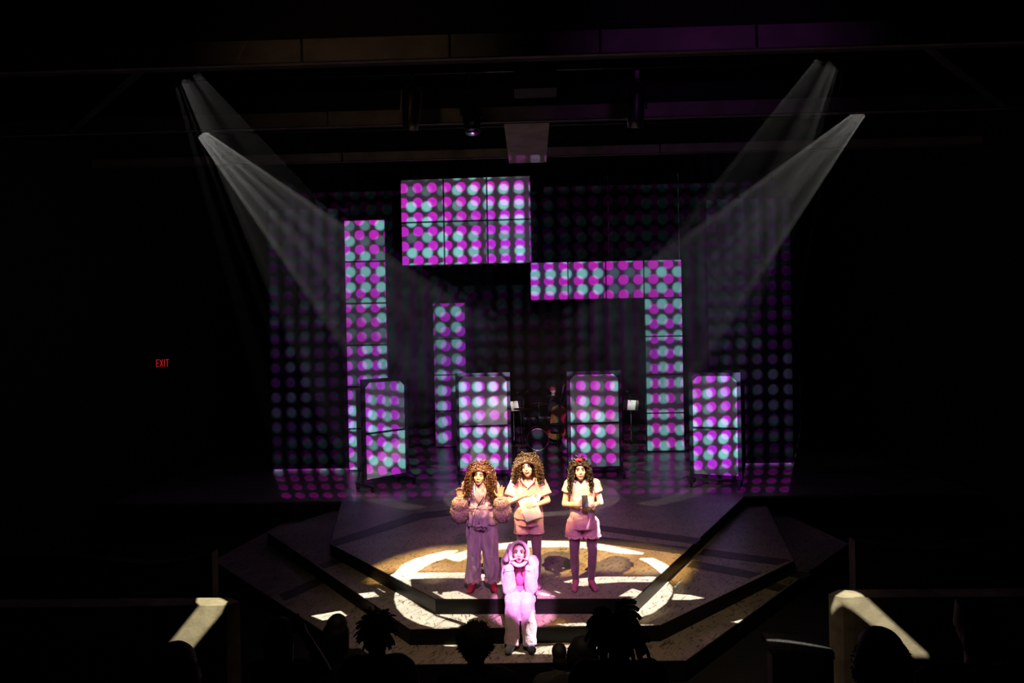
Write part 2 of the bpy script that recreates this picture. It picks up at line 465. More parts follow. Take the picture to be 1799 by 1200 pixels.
slash_l = [[wall_y(*p) for p in ((352, 1063), (395, 1063), (389, 1076), (336, 1140), (290, 1140))], wall_top(ZTL, ((347, 1050), (385, 1050), (399, 1057), (395, 1064), (351, 1064), (345, 1057)))]
slash_r = [[wall_y(*p) for p in ((1463, 1051), (1518, 1047), (1632, 1152), (1606, 1152), (1532, 1098), (1500, 1072))], wall_top(ZTR, ((1463, 1050), (1484, 1037), (1500, 1038), (1514, 1044), (1518, 1048), (1466, 1052))),
           [at_y(x, y, 5.5) for x, y in ((1344, 1133), (1350, 1120), (1378, 1119), (1466, 1137), (1450, 1143), (1420, 1143))]]
spot_fixture('front catwalk profile spotlight shuttered to a slash on the left entrance wall', (-2.0, 3.0, 7.0), wall_y(345, 1090), 3400, (1.0, 0.93, 0.66), slash_l, group='front of house spotlights')
spot_fixture('front catwalk profile spotlight shuttered to a slash on the right entrance wall', (2.0, 3.0, 7.0), wall_y(1545, 1090), 3800, (1.0, 0.93, 0.70), slash_r, group='front of house spotlights')
# ---- glow on the ceiling structure
spot_fixture('rear catwalk wash light with violet filter over the right ceiling beams', (1.6, 1.2, 4.6), (2.1, 10, 6.6), 160, (0.55, 0.12, 0.75), half=17, soft=0.1, group='front of house spotlights', blend=1.0)
spot_fixture('rear catwalk wash light with brown filter over the left ceiling beams', (-1.8, 1.2, 4.6), (-1.9, 10, 6.6), 85, (1.0, 0.62, 0.34), half=17, soft=0.1, group='front of house spotlights', blend=1.0)
spot_fixture('rear catwalk wash light with deep blue filter over the backdrop', (0.9, 1.3, 4.8), (2.0, 25, 5.0), 900, (0.18, 0.04, 0.75), half=9, soft=0.1, group='front of house spotlights', blend=1.0)

# ---- haze hanging in the four beams
haze_beam('grey haze in the thin beam from upper left, behind the brighter one', mxL, hL, 0.6, 5.9, 0.0024)
haze_beam('grey haze in the thin beam from the upper right ceiling beam', mxR, hR, 0.6, 5.9, 0.0024)
haze_beam('bright grey haze in the wide beam from left toward the tall panel column', mxL2, hL2, 0.34, 6.0, 0.11)
haze_beam('bright grey haze in the wide beam from right over the corner tower', mxR2, hR2, 0.34, 6.0, 0.09)

# ------------------------------------------------------------------ video projector with magenta and cyan dots
PJ = Vector((0.15, 2.0, 4.62))
pl = bpy.data.lights.new('projector_lamp', 'SPOT'); pl.energy = 8800; pl.spot_size = R(66); pl.spot_blend = 0; pl.shadow_soft_size = 0.004
pl.use_nodes = True; g = NG(pl.node_tree)
pj = thing('video_projector', 'black video projector hung over the audience throwing the dots', 'projector', PJ)
po = bpy.data.objects.new('projector_lamp', pl); COL.objects.link(po); po.parent = pj; po.rotation_euler = (R(90), 0, 0)
MB().box((0, -0.24, 0.02), (0.42, 0.40, 0.16)).build('body', M_metal, pj)
MB().lathe([(0.05, 0.0), (0.06, 0.0), (0.06, 0.06), (0.05, 0.06)], (0, 0, 0), 20, Matrix.Rotation(R(90), 3, 'X')).build('lens_barrel', M_black, pj)
MB().cyl((0, -0.24, 0.1), (0, -0.24, 1.6), 0.02).build('ceiling_pole', M_metal, pj)


def uv_of(p): d = p - PJ; return d.x / d.y, d.z / d.y


tc = g.node('ShaderNodeTexCoord'); sp = g.node('ShaderNodeSeparateXYZ'); g.l.new(tc.outputs['Normal'], sp.inputs[0])
U = g.m('MULTIPLY', g.m('DIVIDE', sp.outputs[0], sp.outputs[2]), -1.0)
V = g.m('MULTIPLY', g.m('DIVIDE', sp.outputs[1], sp.outputs[2]), -1.0)


def dots(pu, pv, org, rad, soft):
    a = g.m('DIVIDE', g.m('SUBTRACT', U, org[0]), pu); b = g.m('DIVIDE', g.m('SUBTRACT', V, org[1]), pv)
    ra = g.m('ROUND', a); rb = g.m('ROUND', b)
    da = g.m('SUBTRACT', a, ra); db = g.m('SUBTRACT', b, rb)
    d = g.m('SQRT', g.m('ADD', g.m('MULTIPLY', da, da), g.m('MULTIPLY', db, db)))
    return g.ramp(d, rad + soft, rad - soft), ra, rb


mo = uv_of(at_y(631.7, 413.3, 17.05)); co = uv_of(at_y(641.7, 450.7, 17.05))
PM = 0.02325; PC = 0.0247
dm, _, _ = dots(PM, PM, mo, 0.345, 0.035)
dc, ra, rb = dots(PC, PC, co, 0.325, 0.10)
cx = g.node('ShaderNodeCombineXYZ'); g.l.new(ra, cx.inputs[0]); g.l.new(rb, cx.inputs[1])
cn = g.node('ShaderNodeTexNoise'); cn.inputs['Scale'].default_value = 0.29; cn.inputs['Detail'].default_value = 1.0; g.l.new(cx.outputs[0], cn.inputs[0])
amp = g.ramp(cn.outputs[0], 0.39, 0.53, 0.16, 1.0)
fade = g.ramp(V, -0.335, -0.315, 0.06, 1.0)         # the cyan layer of the picture stops above the floor rows
dc = g.m('MULTIPLY', g.m('MULTIPLY', dc, amp), fade)
hue = g.node('ShaderNodeTexNoise'); hue.inputs['Scale'].default_value = 3.0; g.l.new(tc.outputs['Normal'], hue.inputs[0])
cm = g.mix(g.ramp(hue.outputs[0], 0.35, 0.65), c4((0.66, 0.0, 0.52)), c4((0.46, 0.0, 0.80)))
bl = uv_of(at_z(950, 874, 0))[1]; le = uv_of(at_y(474, 600, 17.0))[0]; ri = uv_of(at_y(1391, 600, 17.0))[0]; tp = uv_of(at_y(820, 300, 16.2))[1]
rect = g.m('MULTIPLY', g.m('MULTIPLY', g.m('GREATER_THAN', U, le), g.m('LESS_THAN', U, ri)), g.m('MULTIPLY', g.m('GREATER_THAN', V, bl), g.m('LESS_THAN', V, tp)))


def scale_col(f, c):
    n = g.node('ShaderNodeVectorMath', operation='SCALE'); g.put(n.inputs[0], c); g.put(n.inputs['Scale'], f); return n.outputs[0]


def vadd(a, b):
    n = g.node('ShaderNodeVectorMath', operation='ADD'); g.put(n.inputs[0], a); g.put(n.inputs[1], b); return n.outputs[0]


tot = vadd(vadd(scale_col(dm, cm), scale_col(dc, (0.20, 0.66, 0.60))), (0.024, 0.012, 0.030))
tot = scale_col(rect, tot)
em = g.n.get('Emission') or g.node('ShaderNodeEmission')
g.l.new(tot, em.inputs[0]); em.inputs[1].default_value = 1.0
g.l.new(em.outputs[0], g.n['Light Output'].inputs[0])

# ------------------------------------------------------------------ the house
HX = 8.8
o = struct(MB().box((0, 12.2, L3 - 0.05), (2 * HX, 28.0, 0.1)).build('floor', M_house), 'black house floor around the stage')
rk = MB()
for i in range(6):                                        # raked seating tiers
    y1 = 5.9 - 1.05 * i; h = -0.30 + 0.36 * i
    rk.box((0, (y1 + y1 - 1.05) / 2 + (0.22 if i == 0 else 0), (L3 + h) / 2), (6.2 if i == 0 else 7.2, 1.05 + (0.44 if i == 0 else 0), h - L3))
struct(rk.build('floor_tiers', M_house), 'black stepped audience floor under the seats'); 
struct(MB().box((0, 26.2, 4), (2 * HX, 0.2, 10)).build('wall_back', M_house), 'black back wall behind the backdrop')
struct(MB().box((-HX - 0.1, 12.2, 4), (0.2, 28, 10)).build('wall_left', M_house), 'black side wall left of the stage')
struct(MB().box((HX + 0.1, 12.2, 4), (0.2, 28, 10)).build('wall_right', M_house), 'black side wall right of the stage')
struct(MB().box((0, 12.2, 9.1), (2 * HX, 28, 0.2)).build('ceiling', M_house), 'black ceiling above the grid')

# ceiling beams: fascias in segments with visible joints
BZ = 6.25


def beam(label, Y, top, bottom_line, fh, joints):
    t = thing('ceiling_beam', label, 'beam', (0, Y, 0), group='ceiling beams across the stage')
    z = at_y(936, bottom_line, Y).z
    xs = [-8.5] + [at_y(j, bottom_line, Y).x for j in joints] + [8.5]
    for a, b in zip(xs, xs[1:]):
        MB().box(((a + b) / 2, 0.05, z + fh / 2 + 0.02), (b - a - 0.03, 0.1, fh)).build('fascia', M_beam, t)
    MB().box((0, 0.02, z + 0.008), (17.0, 0.05, 0.016)).build('lip', mat('beam_lip', (0.09, 0.08, 0.075), 0.8), t)
    MB().box((0, 0.17, z + fh * 0.5 + 0.4), (17.0, 0.2, fh + 0.7)).build('core', M_house, t)
    t['kind'] = 'structure'
    return z


z1 = beam('dark front ceiling beam of concrete segments across the top', 7.6, None, 99, 0.24, (530, 790, 1055, 1330))
z2 = beam('second dark ceiling beam, upstage of the front one', 10.3, None, 213, 0.20, (575, 820, 1100))
z3 = beam('third narrow ceiling beam, farthest upstage above the panels', 13.6, None, 276, 0.16, (600, 1160))
t = MB(); a = at_y(925, 213, 10.6).x
t.box((a, 11.85, z2 + 0.14), (0.68, 2.5, 0.12)); o = struct(t.build('trim_1', M_beam), 'short concrete rib joining second and third ceiling beams')
for i, s in enumerate((-1, 1)):
    t = MB(); p = Vector((s * 4.35, 7.95, z1 + 0.12)); q = Vector((s * 6.7, 10.25, z2 + 0.12))
    d = q - p; t.box((p + q) / 2, (0.10, d.length, 0.12), Matrix.Rotation(math.atan2(-d.x, d.y), 3, 'Z'))
    struct(t.build('trim_%d' % (i + 2), M_house), 'dark diagonal ceiling strut on the %s' % ('left' if s < 0 else 'right'))

# lighting pipes and unlit fixtures hanging in the grid
for lab, Y, z in (('thin black lighting pipe behind the front ceiling beam', 9.0, 6.55), ('thin black lighting pipe behind the second ceiling beam', 11.6, 6.62)):
    p = MB(); p.tube([(-8.7, Y, z), (8.7, Y, z)], 0.025, 8); o = p.build('lighting_pipe', M_metal, None, True); tag(o, lab, 'pipe', 'lighting pipes')


def unlit(px, py, Y, lab, tilt, side):
    c = at_y(px, py, Y); t = thing('theatre_spotlight', lab, 'spotlight', c, (R(tilt), 0, R(side)), 'unlit lamps in the grid'); t.matrix_basis = Matrix.Translation(c) @ Euler((R(tilt), 0, R(side))).to_matrix().to_4x4()
    b = MB(); b.lathe([(0.001, 0.26), (0.06, 0.26), (0.10, 0.18), (0.10, -0.10), (0.085, -0.22), (0.095, -0.22), (0.11, -0.09), (0.11, 0.19), (0.06, 0.28), (0.001, 0.28)], seg=18); b.build('housing', M_metal, t, True)
    MB().lathe([(0.001, -0.17), (0.09, -0.16)], seg=18).build('lens', M_chrome, t, True)
    y = MB(); y.tube([(-0.13, 0, 0), (-0.13, 0, 0.25), (0, 0, 0.36), (0.13, 0, 0.25), (0.13, 0, 0)], 0.012, 6); y.build('yoke', M_metal, t)
    MB().box((0, 0, 0.41), (0.05, 0.05, 0.1)).build('clamp', M_metal, t)
    iv = t.matrix_basis.inverted(); MB().cyl((0, 0, 0.45), iv @ Vector((c.x, Y, 6.56)), 0.015, seg=8).build('drop_pipe', M_metal, t)


unlit(828, 205, 9.0, 'unlit black lamp hanging near the centre, tilted toward the left, lens glinting', 15, -160)
unlit(722, 197, 9.0, 'unlit black lamp hanging left of centre beside the glinting one', 20, 20)
unlit(1117, 192, 9.0, 'unlit black lamp hanging right of centre in front of second beam', 20, 0)
pn = at_y(940, 138, 8.8)
sb = thing('speaker_box', 'dark hanging box with small lights under the front ceiling beam', 'box', pn)
MB().box((0, 0, 0), (0.52, 0.35, 0.36)).build('body', M_black, sb)
for k, dx in enumerate((-0.20, -0.06, 0.02)):
    MB().ell((dx, -0.178, 0.16), (0.006, 0.006, 0.006), seg=8, rings=6).build('indicator_light', mat('indicator', (0.8, 0.8, 0.9), 0.4, emit=(0.8, 0.8, 1), estr=0.9), sb)
cb = MB(); cb.tube([(-0.26, -0.1, 0.16), (-0.22, -0.18, 0.06), (-0.19, -0.18, -0.05)], 0.005, 5); cb.build('cable', M_chrome, sb)
MB().cyl((0, 0, 0.18), (0, 0, 9.0 - pn.z), 0.012).build('hanger', M_metal, sb)

# exit sign on the left wall: letters built as bars
ex = thing('exit_sign', 'small glowing red EXIT sign in the dark left of the stage', 'sign', at_y(285, 638, 15.6), (0, 0, R(28)))
MB().box((0, 0.03, 0), (0.30, 0.05, 0.20)).build('case', M_black, ex)
M_exit = mat('exit_red', (0.6, 0.02, 0.02), 0.5, emit=(1.0, 0.03, 0.05), estr=0.36)
H = 0.075


def letter(name, bars):
    l = MB()
    for (x0, z0), (x1, z1_) in bars:
        d = Vector((x1 - x0, 0, z1_ - z0)); l.box(((x0 + x1) / 2, -0.003, (z0 + z1_) / 2), (d.length + 0.012, 0.01, 0.013), Matrix.Rotation(-math.atan2(d.z, d.x), 3, 'Y'))
    l.build(name, M_exit, ex)


letter('letter_e', [((-0.115, -H), (-0.115, H)), ((-0.115, H), (-0.068, H)), ((-0.115, 0), (-0.075, 0)), ((-0.115, -H), (-0.068, -H))])
letter('letter_x', [((-0.042, -H), (0.012, H)), ((-0.042, H), (0.012, -H))])
letter('letter_i', [((0.046, -H), (0.046, H))])
letter('letter_t', [((0.075, H), (0.13, H)), ((0.1025, H), (0.1025, -H))])
MB().box((-0.45, 0.03, 0), (0.72, 0.03, 0.03)).build('bracket', M_black, ex)

# ------------------------------------------------------------------ stage: main floor, thrust deck and two steps
STAGEY = 13.9


def level(name, label, pts, z, zb, m, back=STAGEY):
    t = thing(name, label, 'stage platform', (0, 0, 0))
    poly = [(p.x, back - 0.001 if p.y > 13.2 else p.y) for p in (at_z(x, y, z) for x, y in pts)]
    n = len(poly)
    area = sum(poly[i - 1][0] * poly[i][1] - poly[i][0] * poly[i - 1][1] for i in range(n))
    if area < 0: poly = poly[::-1]
    MB().prism(poly, z - 0.03, z).build('deck', m, t)
    cx_ = sum(p[0] for p in poly) / n; cy_ = sum(p[1] for p in poly) / n
    for i in range(n):
        a = Vector(poly[i]); b = Vector(poly[(i + 1) % n]); d = b - a
        if (a.y + b.y) / 2 > back - 0.25: continue
        nrm = Vector((d.y, -d.x)).normalized()
        c = (a + b) / 2 - nrm * 0.016
        MB().box((c.x, c.y, (z - 0.012 + zb) / 2), (d.length, 0.036, z - 0.012 - zb), Matrix.Rotation(math.atan2(d.y, d.x), 3, 'Z')).build('riser', M_riser, t)
        e = (a + b) / 2 + nrm * 0.004                     # thin nosing strip along the top edge
        MB().box((e.x, e.y, z - 0.008), (d.length, 0.012, 0.012), Matrix.Rotation(math.atan2(d.y, d.x), 3, 'Z')).build('nosing', M_black, t)
    return t


def bands(t, z, quads):
    for q in quads:
        P = [at_z(x, y, z) for x, y in q]
        P = [(p.x, p.y) for p in P]
        area = sum(P[i - 1][0] * P[i][1] - P[i][0] * P[i - 1][1] for i in range(4))
        MB().prism(P if area > 0 else P[::-1], z - 0.001, z + 0.002).build('painted_band', M_band, t)


def x_at(px, py, z, Y):                                    # follow a line in plan to the stage front
    return at_z(px, py, z)


ms = thing('main_stage', 'dark plank stage floor behind the steps, under the dotted panels', 'stage platform')
MB().prism([(-8.6, STAGEY), (8.6, STAGEY), (8.6, 25.6), (-8.6, 25.6)], -0.04, 0).build('deck', M_plank, ms)
MB().box((0, STAGEY + 0.04, -0.33), (17.2, 0.04, 0.58)).build('riser', M_riser, ms)
y14 = 590 + 3.2 * F / STAGEY
top = level('thrust_deck', 'uppermost pale stage deck where the three performers stand', [(765, 1052), (1115, 1051), (1313, 876), (589, 891), (580, 955)], 0, L1, M_deck)
# back edge of each step is clipped to the main stage front
mid = level('stage_step', 'middle stage step, one level below the performers deck', [(720, 1105), (1160, 1098), (1395, 985), (1347, 889), (577, 905), (470, 935)], L1, L2, M_deck)
low = level('stage_step', 'lowest wide stage step nearest the audience', [(660, 1168), (1205, 1160), (1490, 955), (1378, 901), (505, 914), (375, 985)], L2, L3, M_deck)
bands(top, 0, [[(580, 951), (586, 961), (742, 912), (728, 902)], [(728, 902), (742, 912), (905, 892), (890, 884)],
               [(1046, 922), (1048, 932), (1222, 956), (1232, 946)], [(1000, 936), (1002, 948), (1200, 974), (1212, 962)]])
bands(mid, L1, [[(560, 992), (569, 999), (613, 985), (604, 977)], [(1236, 964), (1228, 975), (1366, 993), (1390, 984)], [(1218, 985), (1206, 996), (1318, 1016), (1338, 1007)]])
bands(low, L2, [[(490, 1045), (500, 1056), (580, 1020), (566, 1012)], [(1392, 1001), (1376, 1010), (1412, 1018), (1428, 1008)], [(1344, 1019), (1330, 1030), (1368, 1040), (1384, 1030)]])

# ------------------------------------------------------------------ dotted set pieces
PANEL_GAP = 0.02


def unit_panel(t, x, z, w, h):
    MB().box((x, 0, z), (w - 2 * PANEL_GAP, 0.035, h - 2 * PANEL_GAP)).build('panel', M_screen, t)


def tower(name, label, cells, loc, rotz, w=1.0, h=1.0, hang=None):
    """a stack of square fabric panels (col,row) on a black backing frame"""
    t = thing(name, label, 'set piece', loc, (0, 0, rotz), 'dotted block towers')
    fr = MB()
    for i, j in cells:
        unit_panel(t, (i + 0.5) * w, (j + 0.5) * h, w, h)
        for dx in (0.02, w - 0.02): fr.box((i * w + dx, 0.05, (j + 0.5) * h), (0.04, 0.06, h))
        for dz in (0.02, h - 0.02): fr.box(((i + 0.5) * w, 0.05, j * h + dz), (w, 0.06, 0.04))
    fr.build('frame', M_frame, t)
    if hang:
        for x in hang:
            zt = max(j for i, j in cells) * h + h
            MB().cyl((x, 0.05, zt), (x, 0.05, 9.0 - loc[2]), 0.006, seg=6).build('hanging_cable', M_metal, t)
    return t


def plan(pxl, pxr, py, Y): return at_y(pxl, py, Y), at_y(pxr, py, Y)


# left column: 1 x 6
YC1 = 17.05; a, b = plan(608, 681, 600, YC1); wc = (b - a).length
tower('panel_column', 'tall dotted panel column at left, six squares high', [(0, j) for j in range(6)], (a.x, YC1, 0.02), 0, wc, (at_y(640, 386, YC1).z - 0.02) / 6)
# inner column: 1 x 4
YC2 = 20.5; a, b = plan(761, 819, 600, YC2); wc = (b - a).length
tower('panel_column', 'short dotted panel column behind the second door, four squares high', [(0, j) for j in range(4)], (a.x, YC2, 0.02), 0, wc, (at_y(790, 532, YC2).z - 0.02) / 4)
# right tower: 4 wide arm on a column of 5
YC3 = 19.2; a, b = plan(931.5, 1198, 490, YC3); wc = (b - a).length / 4; hh = (at_y(1165, 456, YC3).z - 0.02) / 5
tower('panel_tower', 'dotted corner tower at right with a long arm, seven squares', [(3, j) for j in range(5)] + [(i, 4) for i in range(3)], (a.x, YC3, 0.02), 0, wc, hh, hang=(2.1 * wc, 3.95 * wc))
# hung rectangle 3 x 2
YB = 16.3; a, b = plan(703, 933, 388, YB); za = at_y(705, 467, YB).z; zb_ = at_y(703, 314, YB).z
tower('panel_block', 'hanging dotted panel block of six squares, highest in the set', [(i, j) for i in range(3) for j in range(2)], (a.x, YB + 0.10, za), R(-2.0), (b - a).length / 3, (zb_ - za) / 2, hang=(0.3, 2.7))


def rolling_door(label, pl_, pr_, top_l):
    """two-panel framed door flat on castors; pl_, pr_ = image points of the lower frame corners, lifted castor height above the deck"""
    cz = 0.16
    a = at_z(*pl_, cz); b = at_z(*pr_, cz); d = b - a; W = d.length
    Ht = at_y(top_l[0], top_l[1], a.y).z - cz
    t = thing('rolling_door', label, 'set piece', (a.x, a.y, 0), (0, 0, math.atan2(d.y, d.x)), 'dotted rolling doors')
    fw = 0.075; fr = MB()
    for x in (fw / 2, W - fw / 2): fr.box((x, 0, cz + Ht / 2), (fw, 0.07, Ht))
    mid_z = cz + Ht * 0.475
    for z, hgt in ((cz + fw / 2, fw), (cz + Ht - fw / 2, fw)): fr.box((W / 2, 0, z), (W - 2 * fw, 0.07, hgt))
    fr.build('frame', M_frame, t)
    MB().box((W / 2, -0.005, mid_z), (W - 2 * fw, 0.06, 0.04)).build('crossbar', M_frame, t)
    lo_z, hi_z, c = cz + fw, cz + Ht - fw, 0.11

    def pane(z0, z1_, cut):
        x0, x1 = fw, W - fw
        ps = [(x0, z0), (x1, z0)] + ([(x1, z1_ - c), (x1 - c, z1_), (x0 + c, z1_), (x0, z1_ - c)] if cut else [(x1, z1_), (x0, z1_)])
        n = len(ps); m = MB()
        m.add([(x, -0.012, z) for x, z in ps] + [(x, 0.012, z) for x, z in ps],
              [tuple(range(n)), tuple(range(2 * n - 1, n - 1, -1))] + [(i, i + n, (i + 1) % n + n, (i + 1) % n) for i in range(n)])
        m.build('panel', M_screen, t)
    pane(lo_z, mid_z - 0.02, False); pane(mid_z + 0.02, hi_z, True)
    for s, x in ((1, fw), (-1, W - fw)):
        gm = MB(); q = [(x, hi_z - c), (x + s * c, hi_z), (x, hi_z)]
        gm.add([(px, -0.03, z) for px, z in q] + [(px, 0.03, z) for px, z in q], [(0, 1, 2), (5, 4, 3), (0, 3, 4, 1), (1, 4, 5, 2), (2, 5, 3, 0)])
        gm.build('corner_gusset', M_frame, t)
    for x in (0.05, W - 0.05):
        MB().box((x, 0.0, cz - 0.035), (0.07, 0.62, 0.05)).build('foot', M_frame, t)
        for y in (-0.27, 0.27):
            k = MB(); k.cyl((x - 0.018, y, 0.045), (x + 0.018, y, 0.045), 0.045, seg=16); k.box((x, y, 0.095), (0.05, 0.05, 0.045))
            k.build('caster', M_metal, t, True)
        br = MB(); br.tube([(x, 0.28, cz), (x, 0.03, cz + 0.7)], 0.014, 6); br.build('brace', M_frame, t)
    return t


rolling_door('dotted door at far left, turned toward the centre', (638, 850), (717, 835), (631, 667))
rolling_door('dotted door second from left, behind the curly haired performer in satin', (803, 834), (899, 831), (801, 656))
rolling_door('dotted door third from left, behind the performer with a phone', (998, 828), (1094, 824), (996, 653))
rolling_door('dotted door at far right beside the dark curtain', (1213, 838), (1304, 843), (1210, 654))


# curtains
def curtain(label, x0, x1, Y, z0, z1_, folds, depth=0.07, group='black stage curtains', m=None):
    nx = int(folds * 10); c = MB(); ph = random.random() * 6
    vs = []
    for k in range(2):
        for i in range(nx + 1):
            u = i / nx; x = x0 + (x1 - x0) * u
            y = Y + depth * (0.6 * math.sin(u * folds * 2 * PI + ph) + 0.4 * math.sin(u * folds * 4.3 + ph * 2))
            vs.append((x, y, z0 if k == 0 else z1_))
    fs = [(i, i + 1, i + nx + 2, i + nx + 1) for i in range(nx)]
    c.add(vs, fs)
    me = c.mesh('stage_curtain'); o = link('stage_curtain', me, m or M_velour, None, True)
    sd = o.modifiers.new('thick', 'SOLIDIFY'); sd.thickness = 0.012
    tag(o, label, 'curtain', group)
    return o


a = at_y(470, 600, 17.3).x; b = at_y(618, 600, 17.3).x
curtain('black curtain leg left of the tall panel column catching faint dots', a, b, 17.35, 0.0, 6.4, 6)
a = at_y(1247, 600, 17.3).x; b = at_y(1394, 600, 17.3).x
curtain('black curtain leg right of the last door catching faint dots', a, b, 17.35, 0.0, 6.4, 6)
curtain('wide black backdrop curtain behind the musicians', -7.6, 8.2, 25.2, 0.0, 8.3, 26, 0.12, m=mat('backdrop_velour', (0.006, 0.006, 0.007), 0.95, (0.004, 0.004, 0.005), 9))
hm = MB(); hm.box((at_y(547, 600, 17.2).x, 17.18, 0.03), (1.95, 0.03, 0.05)); tag(hm.build('curtain_batten', mat('batten_white', (0.30, 0.30, 0.30), 0.6)), 'thin pale batten along the hem of the left curtain', 'batten')
hm = MB(); hm.box((at_y(1345, 600, 17.2).x, 17.18, 0.02), (1.1, 0.03, 0.035)); tag(hm.build('curtain_batten', MATS['batten_white']), 'thin pale batten along the hem of the right curtain', 'batten')

# ------------------------------------------------------------------ people
def V3(*a): return Vector(a)


def hand(mb, wr, d, pn, lat, curl=0.5, k=1.0, spread=0.25, thumb=1):
    """palm and five fingers; d = direction from the wrist, pn = palm normal (fingers curl to it), lat = direction of the thumb side"""
    wr = Vector(wr); d = Vector(d).normalized(); lat = Vector(lat); lat = (lat - d * lat.dot(d)).normalized(); pn = Vector(pn); pn = (pn - d * pn.dot(d) - lat * pn.dot(lat)).normalized()
    mb.cap(wr, wr + d * 0.03 * k, 0.023 * k, 0.024 * k, 10)
    for i in range(4):
        o = (1.5 - i) * 0.0175 * k
        mb.cap(wr + d * 0.02 * k + lat * o * 0.8, wr + d * 0.082 * k + lat * o, 0.0135 * k, 0.0115 * k, 8)
        p = wr + d * 0.085 * k + lat * o; L = (0.068, 0.078, 0.073, 0.056)[i] * k; ang = 0.0
        dd = (d + lat * (1.5 - i) * spread * 0.35).normalized()
        for j, fr in enumerate((0.45, 0.31, 0.24)):
            ang += curl * (0.55, 0.8, 0.6)[j]
            q = p + (dd * math.cos(ang) + pn * math.sin(ang)) * L * fr
            mb.cap(p, q, (0.0098 - 0.0008 * j) * k, (0.0092 - 0.0008 * j) * k, 8); p = q
    p = wr + d * 0.025 * k + lat * 0.026 * k
    for j, L in enumerate((0.034, 0.028, 0.022)):
        dd = (d * (0.55 + 0.25 * j) + lat * (0.75 - 0.25 * j) * thumb + pn * curl * 0.4).normalized()
        q = p + dd * L * k; mb.cap(p, q, (0.0125 - 0.0012 * j) * k, (0.0115 - 0.0012 * j) * k, 8); p = q


def head_shape(mb, c, Rm, k=1.0):
    def P(x, y, z): return c + Rm @ (Vector((x, y, z)) * k)
    mb.ell(P(0, 0.012, 0.02), (0.074 * k, 0.09 * k, 0.092 * k), Rm)
    mb.ell(P(0, -0.030, -0.03), (0.060 * k, 0.056 * k, 0.074 * k), Rm)
    mb.ell(P(0, -0.052, -0.085), (0.030 * k, 0.028 * k, 0.024 * k), Rm)
    for s in (-1, 1):
        mb.ell(P(s * 0.038, -0.056, -0.024), (0.024 * k, 0.024 * k, 0.024 * k), Rm)
        mb.ell(P(s * 0.075, 0.012, -0.008), (0.010 * k, 0.02 * k, 0.03 * k), Rm)
        mb.ell(P(s * 0.030, -0.070, 0.034), (0.026 * k, 0.018 * k, 0.010 * k), Rm)
        mb.ell(P(s * 0.010, -0.092, -0.030), (0.009 * k,) * 3, Rm)
    mb.cap(P(0, -0.080, 0.024), P(0, -0.104, -0.026), 0.008 * k, 0.0115 * k, 8)
    mb.ell(P(0, -0.082, -0.056), (0.026 * k, 0.014 * k, 0.016 * k), Rm)


def face(t, c, Rm, k=1.0, mouth=(0.022, 0.012), brow=M_darkh, skin=M_skin):
    def P(x, y, z): return c + Rm @ (Vector((x, y, z)) * k)
    for s in (-1, 1):
        e = MB().ell(P(s * 0.031, -0.075, 0.012), (0.0148 * k, 0.010 * k, 0.0086 * k), Rm, 12, 8).build('eye', M_eyew, t, True)
        MB().ell(P(s * 0.031, -0.0835, 0.012), (0.0082 * k, 0.004 * k, 0.0086 * k), Rm, 10, 8).build('iris', M_iris, e, True)
        b = MB(); b.tube([P(s * 0.012, -0.090, 0.033), P(s * 0.030, -0.090, 0.042), P(s * 0.052, -0.076, 0.034)], 0.0033 * k, 6); b.build('eyebrow', brow, t, True)
        b = MB(); b.tube([P(s * 0.014, -0.085, 0.019), P(s * 0.031, -0.0865, 0.0245), P(s * 0.049, -0.074, 0.016)], 0.0028 * k, 5); b.build('eyelashes', M_iris, t, True)
    n = 14; lp = MB(); lp.tube([P(mouth[0] * math.cos(2 * PI * i / n), -0.094 + 0.010 * abs(math.cos(2 * PI * i / n)), -0.057 + mouth[1] * math.sin(2 * PI * i / n)) for i in range(n)], 0.0048 * k, 6, True)
    l = lp.build('lips', M_lip, t, True)
    MB().ell(P(0, -0.088, -0.057), (mouth[0] * k, 0.008 * k, mouth[1] * k), Rm, 12, 8).build('open_mouth', M_mouth, l, True)
    MB().box(P(0, -0.0955, -0.057 + mouth[1] * 0.55), (mouth[0] * 1.2 * k, 0.004, mouth[1] * 0.55 * k), Rm).build('teeth', M_eyew, l)


